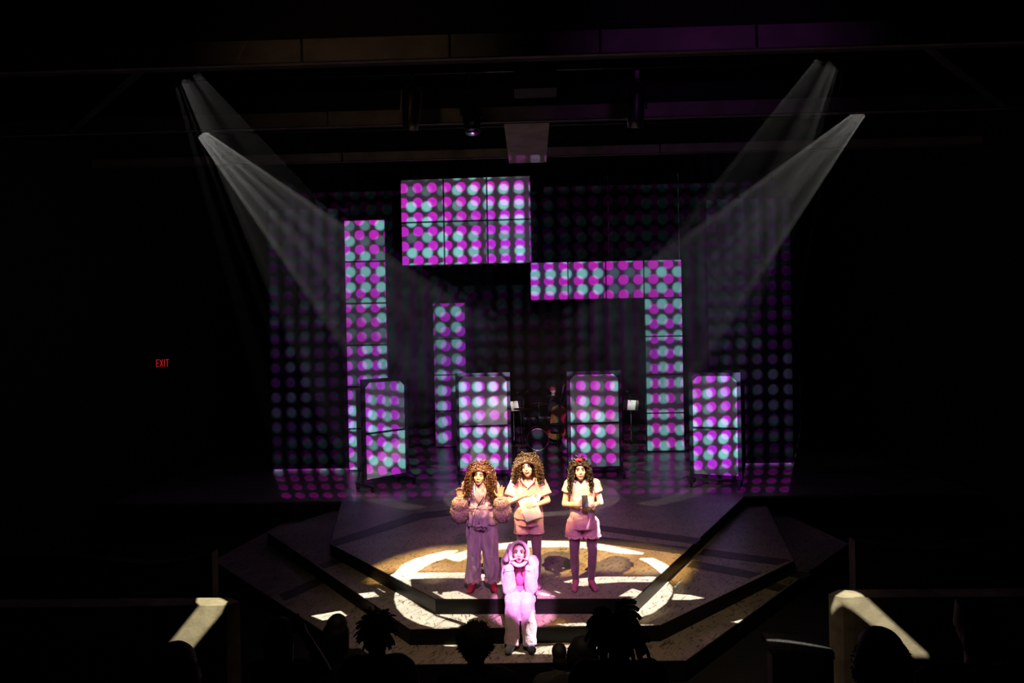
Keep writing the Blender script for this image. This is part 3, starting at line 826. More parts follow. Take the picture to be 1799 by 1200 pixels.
def curls(mb, c, Rm, n, length, rc, rt, spread, turns, rnd, gravity=0.16, front_cut=0.30, top=-0.35, base=(0.082, 0.098, 0.108), fw=0.088, zc=0.06):
    """ringlets rooted on the scalp that leave it outward and fall"""
    k = 0
    while k < n:
        th = rnd.uniform(0, 2 * PI); zz = rnd.uniform(top, 1.0); rr = math.sqrt(1 - zz * zz)
        d = Vector((rr * math.cos(th), rr * math.sin(th), zz))
        if d.y < -0.30 and d.z < front_cut and abs(d.x) < 0.80: continue
        p = c + Rm @ Vector((d.x * base[0], d.y * base[1] + 0.012, d.z * base[2] + 0.012))
        if abs(p.x - c.x) < fw * 0.9 and p.y < c.y + 0.01 and p.z < c.z + zc: continue
        k += 1
        v = (Rm @ d) * spread * rnd.uniform(0.6, 1.3) + V3(0, 0, 0.05 * spread)
        if d.y < -0.1: v.x += math.copysign(1.1 * spread, d.x if abs(d.x) > 0.05 else rnd.choice((-1, 1)))
        L = length * rnd.uniform(0.62, 1.08) * (1 - 0.18 * max(0, d.z)); N = 34; st = L / N; ph = rnd.uniform(0, 6.28); pts = []
        v.normalize(); sg = rnd.choice((-1, 1)); T = turns * rnd.uniform(0.8, 1.25)
        for i in range(N):
            u = i / (N - 1)
            v = (v + V3(0, 0, -gravity)).normalized(); p = p + v * st
            loc = p - c
            q = Vector((loc.x / 0.085, (loc.y - 0.005) / 0.10, (loc.z + 0.01) / 0.125))
            if q.length < 1.0: p = c + loc * (1.0 / max(q.length, 0.3))
            if p.y < c.y - 0.02 and abs(p.x - c.x) < fw and p.z < c.z + 0.075: p.x = c.x + math.copysign(fw, p.x - c.x or 1)
            x = v.orthogonal().normalized(); y = v.cross(x); a = ph + sg * u * T * 2 * PI; r_ = rc * min(1, 4 * u + 0.2)
            pts.append(p + x * math.cos(a) * r_ + y * math.sin(a) * r_)
        mb.tube(pts, lambda u: rt * (1.0 - 0.55 * u), 5)


def scalp(mb, c, Rm, grow=1.0):
    mb.ell(c + Rm @ V3(0, 0.030, 0.036), (0.086 * grow, 0.092 * grow, 0.090 * grow), Rm)
    mb.ell(c + Rm @ V3(0, 0.055, -0.04), (0.078 * grow, 0.065 * grow, 0.10 * grow), Rm)
    mb.ell(c + Rm @ V3(0, -0.018, 0.080), (0.062 * grow, 0.056 * grow, 0.030 * grow), Rm)


def ridged(amp, s, seed=0.0):
    def f(p):
        q = V3(p.x * s[0] + seed, p.y * s[1] + seed, p.z * s[2])
        return amp * (0.45 - abs(noise.noise(q)) * 1.8) + amp * 0.5 * (0.4 - abs(noise.noise(q * 2.1)) * 1.6)
    return f


def wrinkle(amp, s=(9, 9, 5), seed=0.0, amp2=0.0):
    def f(p):
        q = V3(p.x * s[0] + seed, p.y * s[1] + seed, p.z * s[2])
        r = amp * noise.noise(q) + amp * 0.5 * noise.noise(q * 2.3)
        if amp2: r += amp2 * noise.noise(p * 140)
        return r
    return f


def fuzz(mb, c, r, n, ln, rnd, rot=None, w=0.006, droop=0.4):
    """tufts standing off an ellipsoid"""
    c = Vector(c)
    for _ in range(n):
        z = rnd.uniform(-1, 1); a = rnd.uniform(0, 2 * PI); q = math.sqrt(1 - z * z); d = V3(q * math.cos(a), q * math.sin(a), z)
        s = V3(d.x * r[0], d.y * r[1], d.z * r[2]); nn = V3(d.x / r[0], d.y / r[1], d.z / r[2]).normalized()
        if rot is not None: s = rot @ s; nn = rot @ nn
        tip = c + s + (nn + V3(rnd.uniform(-.6, .6), rnd.uniform(-.6, .6), rnd.uniform(-.6, .6) - droop)).normalized() * ln * rnd.uniform(0.6, 1.2)
        x = nn.orthogonal().normalized(); y = nn.cross(x); b = c + s * 0.96
        mb.add([b + x * w, b - x * w * 0.5 + y * w * 0.87, b - x * w * 0.5 - y * w * 0.87, tip], [(0, 1, 3), (1, 2, 3), (2, 0, 3)])


def standing_body(J, head, Rm):
    """skin of a standing woman as one surface; J holds joint positions"""
    b = MB(); head_shape(b, head, Rm)
    b.cap(head + Rm @ V3(0, 0.02, -0.07), J['neck'], 0.047, 0.052)
    b.ell(J['chest'], (0.145, 0.098, 0.165)); b.ell(J['waist'], (0.120, 0.085, 0.15)); b.ell(J['pelvis'], (0.160, 0.115, 0.125))
    b.cap(J['shL'], J['shR'], 0.055, 0.055); b.cap(J['neck'], J['chest'], 0.06, 0.10)
    for s in 'LR':
        b.cap(J['sh' + s], J['el' + s], 0.047, 0.038); b.cap(J['el' + s], J['wr' + s], 0.038, 0.025)
        b.cap(J['hip' + s], J['kn' + s], 0.088, 0.056); m = J['kn' + s].lerp(J['an' + s], 0.35)
        b.cap(J['kn' + s], m, 0.053, 0.054); b.cap(m, J['an' + s], 0.054, 0.034); b.cap(J['an' + s], J['toe' + s], 0.036, 0.026)
        b.ell(J['an' + s] + V3(0, 0.02, -0.04), (0.03, 0.04, 0.035))
        hand(b, *J['hand' + s])
    return b


def joints(**kw):
    J = dict(neck=V3(0, 0.0, 1.37), chest=V3(0, 0, 1.22), waist=V3(0, 0.0, 1.04), pelvis=V3(0, 0.01, 0.90),
             shL=V3(-0.165, 0, 1.325), shR=V3(0.165, 0, 1.325), hipL=V3(-0.082, 0, 0.85), hipR=V3(0.082, 0, 0.85),
             knL=V3(-0.095, -0.02, 0.47), knR=V3(0.095, -0.02, 0.47), anL=V3(-0.10, 0.02, 0.085), anR=V3(0.10, 0.02, 0.085),
             toeL=V3(-0.12, -0.13, 0.03), toeR=V3(0.12, -0.13, 0.03))
    J.update({k: (Vector(v) if k[:4] != 'hand' else v) for k, v in kw.items()}); return J


# ---- performer in lilac satin pyjamas with fur cuffs, both palms raised
rn = random.Random(3)
base = at_z(848, 1036, 0)
t = thing('person', 'performer in lilac satin pyjamas with fluffy cuffs, auburn curls and raised palms', 'person', base, group='performers on stage')
J = joints(elL=(-0.235, -0.03, 1.08), wrL=(-0.245, -0.17, 1.19), elR=(0.235, -0.03, 1.08), wrR=(0.255, -0.17, 1.19), knL=(-0.115, -0.03, 0.47), anL=(-0.125, 0.02, 0.09), toeL=(-0.15, -0.13, 0.035), knR=(0.105, -0.02, 0.47), anR=(0.125, 0.03, 0.09), toeR=(0.155, -0.12, 0.035),
           handL=((-0.245, -0.17, 1.19), (-0.08, -0.20, 1), (0.35, -1, -0.1), (1, 0, 0.2), 0.30), handR=((0.255, -0.17, 1.19), (0.05, -0.10, 1), (-0.2, -1, -0.1), (-1, 0, 0.2), 0.10, 1.05, 0.5))
hd = V3(-0.005, -0.07, 1.452); Rm = Euler((R(-8), R(3), R(-6))).to_matrix(); J['neck'] = V3(0, -0.02, 1.345)
link('body', remesh(standing_body(J, hd, Rm), 0.0065, 2), M_skin, t, True)
face(t, hd, Rm, mouth=(0.017, 0.012), brow=M_auburn)
h = MB(); scalp(h, hd, Rm, 1.12); h.ell(hd + V3(0, 0.07, -0.10), (0.12, 0.07, 0.16)); hm_ = remesh(h, 0.009, 3)
h = MB(); h.v = [v.co[:] for v in hm_.vertices]; h.f = [tuple(p.vertices) for p in hm_.polygons]
curls(h, hd, Rm, 440, 0.44, 0.014, 0.0056, 0.9, 7.5, rn, 0.19)
curls(h, hd + V3(0, 0.0, -0.13), Rm, 190, 0.27, 0.014, 0.0056, 0.8, 5.0, rn, 0.22, 0.2, -0.6, (0.16, 0.14, 0.10), 0.048, 0.4)
h.build('hair', M_auburn, t, True)
c = MB()
c.ell(J['chest'], (0.165, 0.115, 0.175)); c.cap(J['shL'], J['shR'], 0.068); c.cyl((0, 0.005, 0.845), (0, 0.005, 1.10), 0.205, 0.145, 24); c.ell((0, 0, 1.08), (0.145, 0.105, 0.12))
for s in 'LR':
    c.cap(J['sh' + s], J['el' + s], 0.066, 0.066); c.cap(J['el' + s], J['el' + s].lerp(J['wr' + s], 0.7), 0.068, 0.058)
me = remesh(c, 0.009, 5, ridged(0.026, (12, 12, 5), 3.0))
link('pyjama_top', me, M_satin, t, True)
lp = MB(); lp.tube([(-0.075, -0.105, 1.34), (-0.07, -0.130, 1.24), (0.0, -0.137, 1.10)], 0.014, 6); lp.tube([(0.075, -0.105, 1.34), (0.07, -0.130, 1.24), (0.0, -0.135, 1.10)], 0.014, 6); lp.build('lapel', M_satin, t, True)
nk = MB(); nk.ell((0, -0.062, 1.30), (0.062, 0.052, 0.11)); nk.build('camisole', M_pjpink, t, True)
be = MB(); be.tube([(0.172 * math.cos(a) * 0.98, 0.135 * math.sin(a), 1.055) for a in np.linspace(0, 2 * PI, 28, endpoint=False)], 0.020, 6, True); bl_ = be.build('belt', M_satin, t, True)
bw = MB()
for s in (-1, 1):
    bw.tube([(-0.06, -0.145, 1.055), (-0.06 + s * 0.035, -0.160, 1.085), (-0.06 + s * 0.065, -0.155, 1.05), (-0.06 + s * 0.03, -0.150, 1.035), (-0.06, -0.145, 1.055)], 0.009, 5)
    bw.tube([(-0.06, -0.150, 1.055), (-0.06 + s * 0.03, -0.175, 0.97), (-0.06 + s * 0.045, -0.195, 0.88)], 0.010, 5)
bw.build('bow', M_satin, bl_, True)
st = MB(); st.tube([(0.10, -0.10, 1.335), (0.045, -0.140, 1.20), (-0.04, -0.150, 1.08)], 0.007, 5); st.build('strap', M_black, t, True)
p_ = MB(); p_.cyl((0, 0.005, 0.80), (0, 0.005, 0.99), 0.165, 0.15, 22)
for s in 'LR':
    x = 1 if s == 'R' else -1
    p_.cyl(J['hip' + s] + V3(0, 0, 0.03), J['kn' + s], 0.108, 0.092, 20); p_.cyl(J['kn' + s], J['an' + s] + V3(0, 0, 0.025), 0.092, 0.092, 20)
link('trousers', remesh(p_, 0.009, 5, ridged(0.034, (13, 13, 2.8), 8.0)), M_satin, t, True)
for s in 'LR':
    a_ = J['an' + s] + V3(0, 0, 0.035); f_ = MB(); f_.ell(a_, (0.098, 0.098, 0.03)); fuzz(f_, a_, (0.098, 0.098, 0.036), 420, 0.028, rn); f_.build('ankle_fur', M_fur, t)
    k = MB(); k.cap(J['an' + s] + V3(0, 0.02, -0.035), J['toe' + s] + V3(0, 0, 0.010), 0.046, 0.042); k.cyl(J['an' + s] + V3(0, 0.01, -0.02), J['an' + s] + V3(0, 0.01, 0.06), 0.046, 0.046)
    link('slipper', remesh(k, 0.009, 3), M_shoe, t, True)
    w_ = J['wr' + s]; x = 1 if s == 'R' else -1
    f_ = MB()
    for cc, rr in ((w_ + V3(x * 0.01, 0.03, -0.075), (0.085, 0.08, 0.085)), (w_ + V3(x * 0.018, 0.045, -0.185), (0.10, 0.088, 0.115))):
        f_.ell(cc, rr); fuzz(f_, cc, rr, 900, 0.030, rn)
    f_.build('fur_cuff', M_fur, t, True)
    br = MB(); ax = Vector((0, -0.15, 1)).normalized(); xx = ax.orthogonal().normalized(); yy = ax.cross(xx)
    br.tube([w_ + ax * 0.012 + (xx * math.cos(q) + yy * math.sin(q)) * 0.035 for q in np.linspace(0, 2 * PI, 20, endpoint=False)], 0.006, 6, True); br.build('bracelet', M_paper, t, True)


def leg_part(J, name, m, t, grow=0.004, from_hip=True):
    for s in 'LR':
        k = MB(); mm = J['kn' + s].lerp(J['an' + s], 0.35)
        k.cap(J['hip' + s], J['kn' + s], 0.088 + grow, 0.056 + grow); k.cap(J['kn' + s], mm, 0.053 + grow, 0.054 + grow); k.cap(mm, J['an' + s], 0.054 + grow, 0.035 + grow)
        link(name, remesh(k, 0.009, 4), m, t, True)


# ---- performer in pink shirt and shorts, hand on chest, holding a sheet of paper
rn = random.Random(5)
base = at_z(931, 1030, 0)
t = thing('person', 'performer in pink shirt and shorts, hand on chest, big brown curls, holding paper', 'person', base, group='performers on stage')
J = joints(elL=(-0.245, -0.09, 1.10), wrL=(-0.045, -0.205, 1.205), elR=(0.245, -0.07, 1.11), wrR=(0.095, -0.215, 1.085),
           handL=((-0.045, -0.205, 1.205), (1, -0.06, 0.42), (0.05, 1, 0.1), (-0.3, 0, 1), 0.12, 1.0, 0.8), handR=((0.095, -0.215, 1.085), (-1, -0.20, 0.02), (0, 1, 0), (0, 0.1, 1), 0.42),
           knL=(-0.085, -0.02, 0.48), anL=(-0.075, 0.02, 0.085), toeL=(-0.085, -0.13, 0.03), knR=(0.095, -0.03, 0.48), anR=(0.10, 0.0, 0.085), toeR=(0.115, -0.14, 0.03))
hd = V3(-0.005, -0.045, 1.515); Rm = Euler((R(-15), R(-9), R(-4))).to_matrix()
J['neck'] = V3(0.005, 0.0, 1.385)
link('body', remesh(standing_body(J, hd, Rm), 0.0065, 2), M_skin2, t, True)
face(t, hd, Rm, mouth=(0.023, 0.010))
h = MB(); scalp(h, hd, Rm, 1.14); h.ell(hd + V3(0, 0.06, -0.10), (0.12, 0.07, 0.13)); hm_ = remesh(h, 0.009, 3)
h = MB(); h.v = [v.co[:] for v in hm_.vertices]; h.f = [tuple(p.vertices) for p in hm_.polygons]
curls(h, hd, Rm, 520, 0.34, 0.015, 0.0058, 1.1, 6.5, rn, 0.14)
curls(h, hd + V3(0, 0.01, -0.10), Rm, 150, 0.22, 0.015, 0.0058, 0.9, 4.5, rn, 0.2, 0.2, -0.6, (0.14, 0.13, 0.10), 0.09, 0.4)
h.build('hair', M_brownh, t, True)
c = MB(); c.ell(J['chest'], (0.170, 0.122, 0.175)); c.cap(J['shL'] + V3(0, 0, -.005), J['shR'] + V3(0, 0, -.005), 0.066); c.cyl((0, 0.005, 0.885), (0, 0.005, 1.16), 0.188, 0.150, 24)
for s in 'LR': c.cyl(J['sh' + s] + (J['sh' + s] - J['el' + s]) * 0.1, J['sh' + s].lerp(J['el' + s], 0.72), 0.070, 0.086, 18)
link('shirt', remesh(c, 0.009, 4, wrinkle(0.014, (9, 9, 6), 1.0)), M_pjpink, t, True)
cl = MB(); cl.tube([(-0.085, -0.04, 1.385), (-0.07, -0.10, 1.355), (0, -0.130, 1.285), (0.07, -0.10, 1.355), (0.085, -0.04, 1.385)], 0.016, 6); cl.build('collar', M_pjpink, t, True)
sh_ = MB(); sh_.cyl((0, 0.005, 0.80), (0, 0.005, 0.99), 0.172, 0.15, 22)
for s in 'LR': sh_.cyl(J['hip' + s] + V3(0, 0, 0.03), J['hip' + s].lerp(J['kn' + s], 0.43), 0.105, 0.108, 20)
link('shorts', remesh(sh_, 0.009, 3, wrinkle(0.010, (9, 9, 6), 4.0)), M_pjpink, t, True)
hm2 = MB()
for s in 'LR':
    q = J['hip' + s].lerp(J['kn' + s], 0.41); hm2.tube([(q.x + 0.110 * math.cos(a), q.y + 0.110 * math.sin(a), q.z) for a in np.linspace(0, 2 * PI, 24, endpoint=False)], 0.006, 5, True)
hm2.build('hem_stitching', M_short, t, True)
leg_part(J, 'tights', M_tight, t)
for s in 'LR':
    k = MB(); k.cap(J['an' + s], J['toe' + s], 0.041, 0.032); k.ell(J['an' + s] + V3(0, 0.02, -0.04), (0.036, 0.045, 0.04)); link('sock', remesh(k, 0.008, 3), M_tight, t, True)
# the sheet, held flat to the belly
pp = thing('paper_sheet', 'white sheet of paper held at the waist by the middle performer', 'paper', base + V3(0.025, -0.235, 1.05), (R(-6), R(-20), R(4)))
MB().box((0, 0, 0), (0.215, 0.004, 0.275)).build('sheet', M_paper, pp)
wl = MB()
for k in range(5): wl.tube([(-0.07, -0.0035, 0.07 - k * 0.025), (-0.07 + 0.10 - 0.015 * (k % 3), -0.0035, 0.068 - k * 0.025)], 0.0009, 4)
wl.build('writing', mat('pencil', (0.55, 0.53, 0.53), 0.7), pp)
fl = thing('folded_note', 'small white note with a drawn heart, above the sheet of paper', 'paper', base + V3(0.105, -0.185, 1.185), (R(-12), R(28), R(6)))
MB().box((0, 0, 0), (0.10, 0.004, 0.085)).build('sheet', M_paper, fl)
ht = MB(); ht.tube([(0.0014 * 16 * math.sin(a) ** 3 - 0.01, -0.005, 0.0014 * (13 * math.cos(a) - 5 * math.cos(2 * a) - 2 * math.cos(3 * a) - math.cos(4 * a))) for a in np.linspace(0, 2 * PI, 30, endpoint=False)], 0.0022, 5, True); ht.build('heart', M_ink, fl)

# ---- performer with a phone in both hands
rn = random.Random(9)
base = at_z(1026, 1034, 0)
t = thing('person', 'performer in pale tee and rose shorts, dark wavy hair, looking up from a phone', 'person', base, group='performers on stage')
J = joints(elL=(-0.225, -0.02, 1.075), wrL=(-0.060, -0.225, 1.100), elR=(0.225, -0.02, 1.085), wrR=(0.085, -0.225, 1.085),
           handL=((-0.060, -0.225, 1.100), (0.9, -0.25, 0.38), (0.2, 0.1, 0.9), (-0.2, -0.3, 1), 0.65, 0.9), handR=((0.085, -0.225, 1.085), (-0.95, -0.20, 0.32), (-0.2, 0.1, 0.9), (0.2, -0.3, 1), 0.65, 0.9),
           knL=(-0.115, -0.02, 0.46), anL=(-0.100, 0.02, 0.085), toeL=(-0.125, -0.13, 0.03), knR=(0.115, -0.02, 0.46), anR=(0.095, 0.02, 0.085), toeR=(0.135, -0.12, 0.03), hipL=(-0.092, 0, 0.85), hipR=(0.092, 0, 0.85))
hd = V3(-0.025, -0.075, 1.50); Rm = Euler((R(-8), R(-2), R(-2))).to_matrix(); J['neck'] = V3(-0.005, -0.01, 1.375)
link('body', remesh(standing_body(J, hd, Rm), 0.0065, 2), M_skin2, t, True)
face(t, hd, Rm, mouth=(0.019, 0.006))
h = MB(); scalp(h, hd, Rm, 1.08); h.ell(hd + V3(0, 0.075, -0.08), (0.095, 0.05, 0.15)); hm_ = remesh(h, 0.009, 3)
h = MB(); h.v = [v.co[:] for v in hm_.vertices]; h.f = [tuple(p.vertices) for p in hm_.polygons]
curls(h, hd, Rm, 330, 0.36, 0.015, 0.0062, 0.62, 3.0, rn, 0.26, 0.42)
curls(h, hd + V3(0, 0.0, -0.11), Rm, 90, 0.21, 0.017, 0.0065, 0.6, 2.2, rn, 0.25, 0.2, -0.6, (0.115, 0.11, 0.10), 0.09, 0.4)
h.build('hair', M_darkh, t, True)
sc_ = MB(); sc_.tube([hd + V3(-0.015 + 0.030 * math.cos(a), -0.01 + 0.02 * math.sin(a), 0.135 + 0.010 * math.sin(3 * a)) for a in np.linspace(0, 2 * PI, 16, endpoint=False)], 0.013, 6, True); sc_.build('scrunchie', M_red, t, True)
for s in (-1, 1): MB().ell(hd + Rm @ V3(s * 0.083, -0.01, -0.062), (0.014, 0.006, 0.016)).build('earring', M_gold, t, True)
c = MB(); c.ell(J['chest'], (0.168, 0.120, 0.18)); c.cap(J['shL'], J['shR'], 0.064); c.cyl((0, 0, 0.90), (0, 0, 1.16), 0.165, 0.150, 24)
for s in 'LR': c.cyl(J['sh' + s] + (J['sh' + s] - J['el' + s]) * 0.1, J['sh' + s].lerp(J['el' + s], 0.42), 0.066, 0.070, 18)
link('tee_shirt', remesh(c, 0.009, 4, wrinkle(0.012, (8, 8, 8), 6.0)), M_tee, t, True)
sh_ = MB(); sh_.cyl((0, 0.005, 0.78), (0, 0.005, 1.06), 0.185, 0.145, 24); sh_.ell((0, 0.005, 0.86), (0.195, 0.135, 0.13))
for s in 'LR':
    x = 1 if s == 'R' else -1
    sh_.cyl(J['hip' + s] + V3(0, 0, 0.02), J['hip' + s].lerp(J['kn' + s], 0.44) + V3(x * 0.005, 0, 0), 0.112, 0.118, 20)
link('shorts', remesh(sh_, 0.009, 3, wrinkle(0.012, (8, 8, 9), 2.0)), M_short, t, True)
for s in 'LR':
    q = J['hip' + s].lerp(J['kn' + s], 0.43); rf = MB(); n = 60; ring = []
    for lev, (rr, dz) in enumerate(((0.112, 0.012), (0.124, -0.022))):
        for i in range(n):
            a = 2 * PI * i / n; w_ = 1 + lev * 0.07 * math.sin(a * 13); ring.append((q.x + rr * w_ * math.cos(a), q.y + rr * w_ * math.sin(a), q.z + dz + lev * 0.008 * math.sin(a * 9)))
    rf.add(ring, [(i, (i + 1) % n, n + (i + 1) % n, n + i) for i in range(n)]); rf.build('ruffle', M_short, t, True)
leg_part(J, 'tights', M_tight, t)
for s in 'LR':
    k = MB(); k.cap(J['an' + s], J['toe' + s], 0.043, 0.034); k.ell(J['an' + s] + V3(0, 0.02, -0.04), (0.038, 0.045, 0.04)); k.cyl(J['an' + s], J['an' + s] + V3(0, 0.004, 0.045), 0.043, 0.045); link('sock', remesh(k, 0.008, 3), M_sock, t, True)
wb = MB(); wb.tube([J['wrR'] + V3(0.05 + 0.012 * math.cos(a) * 0, 0.03 + 0.037 * math.cos(a), 0.037 * math.sin(a)) for a in np.linspace(0, 2 * PI, 16, endpoint=False)], 0.012, 6, True); wb.build('wristband', M_paper, t, True)
ph = thing('mobile_phone', 'dark phone held in both hands by the performer in pale tee', 'phone', base + V3(0.012, -0.285, 1.165), (R(-28), 0, 0))
MB().box((0, 0, 0), (0.074, 0.010, 0.150)).build('case', M_phone, ph)
for dz in (0.055, 0.035): MB().cyl((-0.02, -0.005, dz), (-0.02, -0.009, dz), 0.007, seg=12).build('camera_lens', M_black, ph)

# ---- seated performer in the hooded pink fleece suit, on the deck edge
rn = random.Random(11)
e0 = at_z(915, 1052, 0)
t = thing('person', 'performer in hooded pink fleece suit seated on the deck edge, hands at cheeks', 'person', e0, group='performers on stage')
k4 = dict(pel=V3(0, 0.10, 0.11), wai=V3(0, 0.05, 0.26), che=V3(0, -0.05, 0.42), nek=V3(0, -0.12, 0.53))
hd = V3(-0.005, -0.185, 0.615); Rm = Euler((R(-14), 0, 0)).to_matrix()
b = MB(); head_shape(b, hd, Rm); b.cap(hd + V3(0, 0.02, -0.07), k4['nek'], 0.047, 0.05)
b.ell(k4['che'], (0.14, 0.10, 0.15)); b.ell(k4['wai'], (0.12, 0.09, 0.14)); b.ell(k4['pel'], (0.16, 0.12, 0.10)); b.cap((-0.15, -0.08, 0.49), (0.15, -0.08, 0.49), 0.055)
S4 = {}
for s, x in (('L', -1), ('R', 1)):
    S4['sh' + s] = V3(x * 0.155, -0.08, 0.485); S4['el' + s] = V3(x * 0.125, -0.31, 0.235); S4['wr' + s] = V3(x * 0.125, -0.285, 0.475)
    S4['hip' + s] = V3(x * 0.085, 0.05, 0.095); S4['kn' + s] = V3(x * 0.085, -0.44, 0.115); S4['an' + s] = V3(x * 0.105, -0.545, -0.31); S4['toe' + s] = V3(x * 0.135, -0.675, L2 + 0.04)
    b.cap(S4['sh' + s], S4['el' + s], 0.046, 0.038); b.cap(S4['el' + s], S4['wr' + s], 0.038, 0.026)
    b.cap(S4['hip' + s], S4['kn' + s], 0.085, 0.058); b.cap(S4['kn' + s], S4['an' + s], 0.055, 0.036); b.cap(S4['an' + s], S4['toe' + s], 0.036, 0.027)
    hand(b, S4['wr' + s], (-x * 0.25, 0.10, 1), (-x * 0.7, 0.6, 0), (-x * 0.3, 1, 0), 0.9, 0.9)
link('body', remesh(b, 0.0065, 2), M_skin2, t, True)
face(t, hd, Rm, mouth=(0.015, 0.017))
hr = MB()
for s in (-1, 1):
    for q in range(5):
        pts = [hd + V3(s * (0.060 + 0.004 * q), -0.045 - 0.006 * q, 0.03), hd + V3(s * (0.066), -0.07, -0.05), hd + V3(s * (0.05 - 0.006 * q), -0.075, -0.12), hd + V3(s * (0.028 + 0.005 * q), -0.085 - 0.004 * q, -0.19)]
        hr.tube(pts, 0.008, 5)
hr.build('hair', M_auburn, t, True)
c = MB(); c.ell(k4['che'], (0.175, 0.135, 0.165)); c.ell(k4['wai'], (0.165, 0.125, 0.15)); c.ell(k4['pel'], (0.215, 0.165, 0.12)); c.cap(S4['shL'], S4['shR'], 0.072)
for s in 'LR':
    c.cap(S4['sh' + s], S4['el' + s], 0.075, 0.083); c.cap(S4['el' + s], S4['wr' + s] - V3(0, 0, 0.02), 0.083, 0.056)
link('fleece_jacket', remesh(c, 0.010, 4, wrinkle(0.018, (9, 9, 7), 5.0, 0.004)), M_fleece, t, True)
c = MB()
for s, x in (('L', -1), ('R', 1)):
    c.cap(S4['hip' + s], S4['kn' + s], 0.118, 0.090); c.cyl(S4['kn' + s], S4['an' + s] + V3(0, 0.0, -0.015), 0.088, 0.084, 20)
link('fleece_trousers', remesh(c, 0.010, 4, wrinkle(0.018, (10, 10, 5), 7.0, 0.004)), M_fleece, t, True)
MB().ell((0, -0.165, 0.36), (0.07, 0.06, 0.15)).build('inner_top', M_fleece2, t, True)
MB().ell((0, -0.175, 0.19), (0.11, 0.09, 0.035)).build('waist_fold', M_fleece2, t, True)
# hood: a shell open at the front
ho = MB(); seg = 26
for j in range(11):
    th = j / 10; yb = -0.075 + 0.19 * th; rr = math.sqrt(max(0.02, 1 - (max(0, th - 0.15) / 0.88) ** 2))
    for i in range(seg):
        a = 2 * PI * i / seg; ho.v.append(tuple(hd + Rm @ V3(0.104 * rr * math.cos(a), yb, -0.005 + 0.132 * rr * math.sin(a))))
ho.f = [(j * seg + i, j * seg + (i + 1) % seg, (j + 1) * seg + (i + 1) % seg, (j + 1) * seg + i) for j in range(10) for i in range(seg)] + [tuple(10 * seg + i for i in range(seg))]
hob = ho.build('hood', M_fleece, t, True); md = hob.modifiers.new('thick', 'SOLIDIFY'); md.thickness = 0.018; md.offset = 1
rim = MB(); rim.tube([hd + Rm @ V3(0.110 * math.cos(a), -0.078, -0.005 + 0.138 * math.sin(a)) for a in np.linspace(0, 2 * PI, 30, endpoint=False)], 0.018, 8, True); rim.build('hood_rim', M_fleece, t, True)
ea = MB(); ea.cap(hd + V3(-0.10, 0.0, 0.085), hd + V3(-0.150, -0.02, -0.06), 0.034, 0.046); link('hood_ear', remesh(ea, 0.009, 3), M_fleece, t, True)
bw = MB(); q = hd + V3(-0.112, -0.055, 0.055)
for s in (-1, 1): bw.ell(q + V3(s * 0.014, 0, s * 0.02), (0.013, 0.010, 0.022))
bw.build('bow', M_purple, t, True)
for s, x in (('L', -1), ('R', 1)):
    k = MB(); k.cap(S4['an' + s] + V3(0, 0.01, -0.03), S4['toe' + s] + V3(0, 0, 0.012), 0.048, 0.044); link('slipper', remesh(k, 0.009, 3), M_grey if s == 'L' else mat('navy_slipper', (0.10, 0.10, 0.17), 0.9), t, True)
    cu = MB(); w_ = S4['wr' + s] - V3(0, 0, 0.02); cu.tube([w_ + V3(0.046 * math.cos(a), 0.046 * math.sin(a), 0) for a in np.linspace(0, 2 * PI, 18, endpoint=False)], 0.016, 6, True); cu.build('cuff', M_fleece, t, True)


# ------------------------------------------------------------------ theatre seats and audience
def seat_proto():
    t = thing('theatre_chair', '', 'chair', (0, 0, 0), group='theatre chairs')
    b = MB(); n = 10; vs = []
    for k, y in ((0, 0.0), (1, -0.07)):
        for j, z in enumerate((0.42, 0.60, 0.80, 0.90, 0.93)):
            for i in range(n + 1):
                u = i / n * 2 - 1; w = 0.255 * (1 if j < 3 else (0.97 if j == 3 else 0.90))
                vs.append((u * w, y - 0.09 * (z - 0.42) - 0.02 * (1 - u * u) * (1 if k else -1), z - (0.015 * u ** 4 if j == 4 else 0)))
    m = n + 1; fs = []
    for k in range(2):
        for j in range(4):
            for i in range(n):
                q = k * 5 * m + j * m + i; f = (q, q + 1, q + m + 1, q + m); fs.append(f if k else f[::-1])
    for j in range(4):
        for i in (0, n):
            q = j * m + i; fs.append((q, q + m, q + m + 5 * m, q + 5 * m))
    for i in range(n): fs += [(4 * m + i, 4 * m + i + 1, 9 * m + i + 1, 9 * m + i), (i, i + 1, 5 * m + i + 1, 5 * m + i)]
    b.add(vs, fs); b.build('backrest', M_seat, t, True)
    c = MB(); c.box((0, 0.25, 0.42), (0.48, 0.46, 0.10)); c.build('seat_cushion', M_seat, t)
    for s in (-1, 1):
        a = MB(); a.box((s * 0.275, 0.20, 0.60), (0.05, 0.42, 0.035)); a.build('armrest', M_metal, t)
        l = MB(); l.box((s * 0.275, 0.20, 0.29), (0.025, 0.30, 0.58)); l.build('support', M_metal, t)
    return t


def tier_z(y): 
    i = int(math.floor((5.9 - y) / 1.05)); return -0.30 + 0.36 * max(0, min(5, i))


SEATS = []


def copy_tree(o):
    c_ = o.copy(); COL.objects.link(c_)
    for ch in o.children:
        d = ch.copy(); COL.objects.link(d); d.parent = c_
    return c_


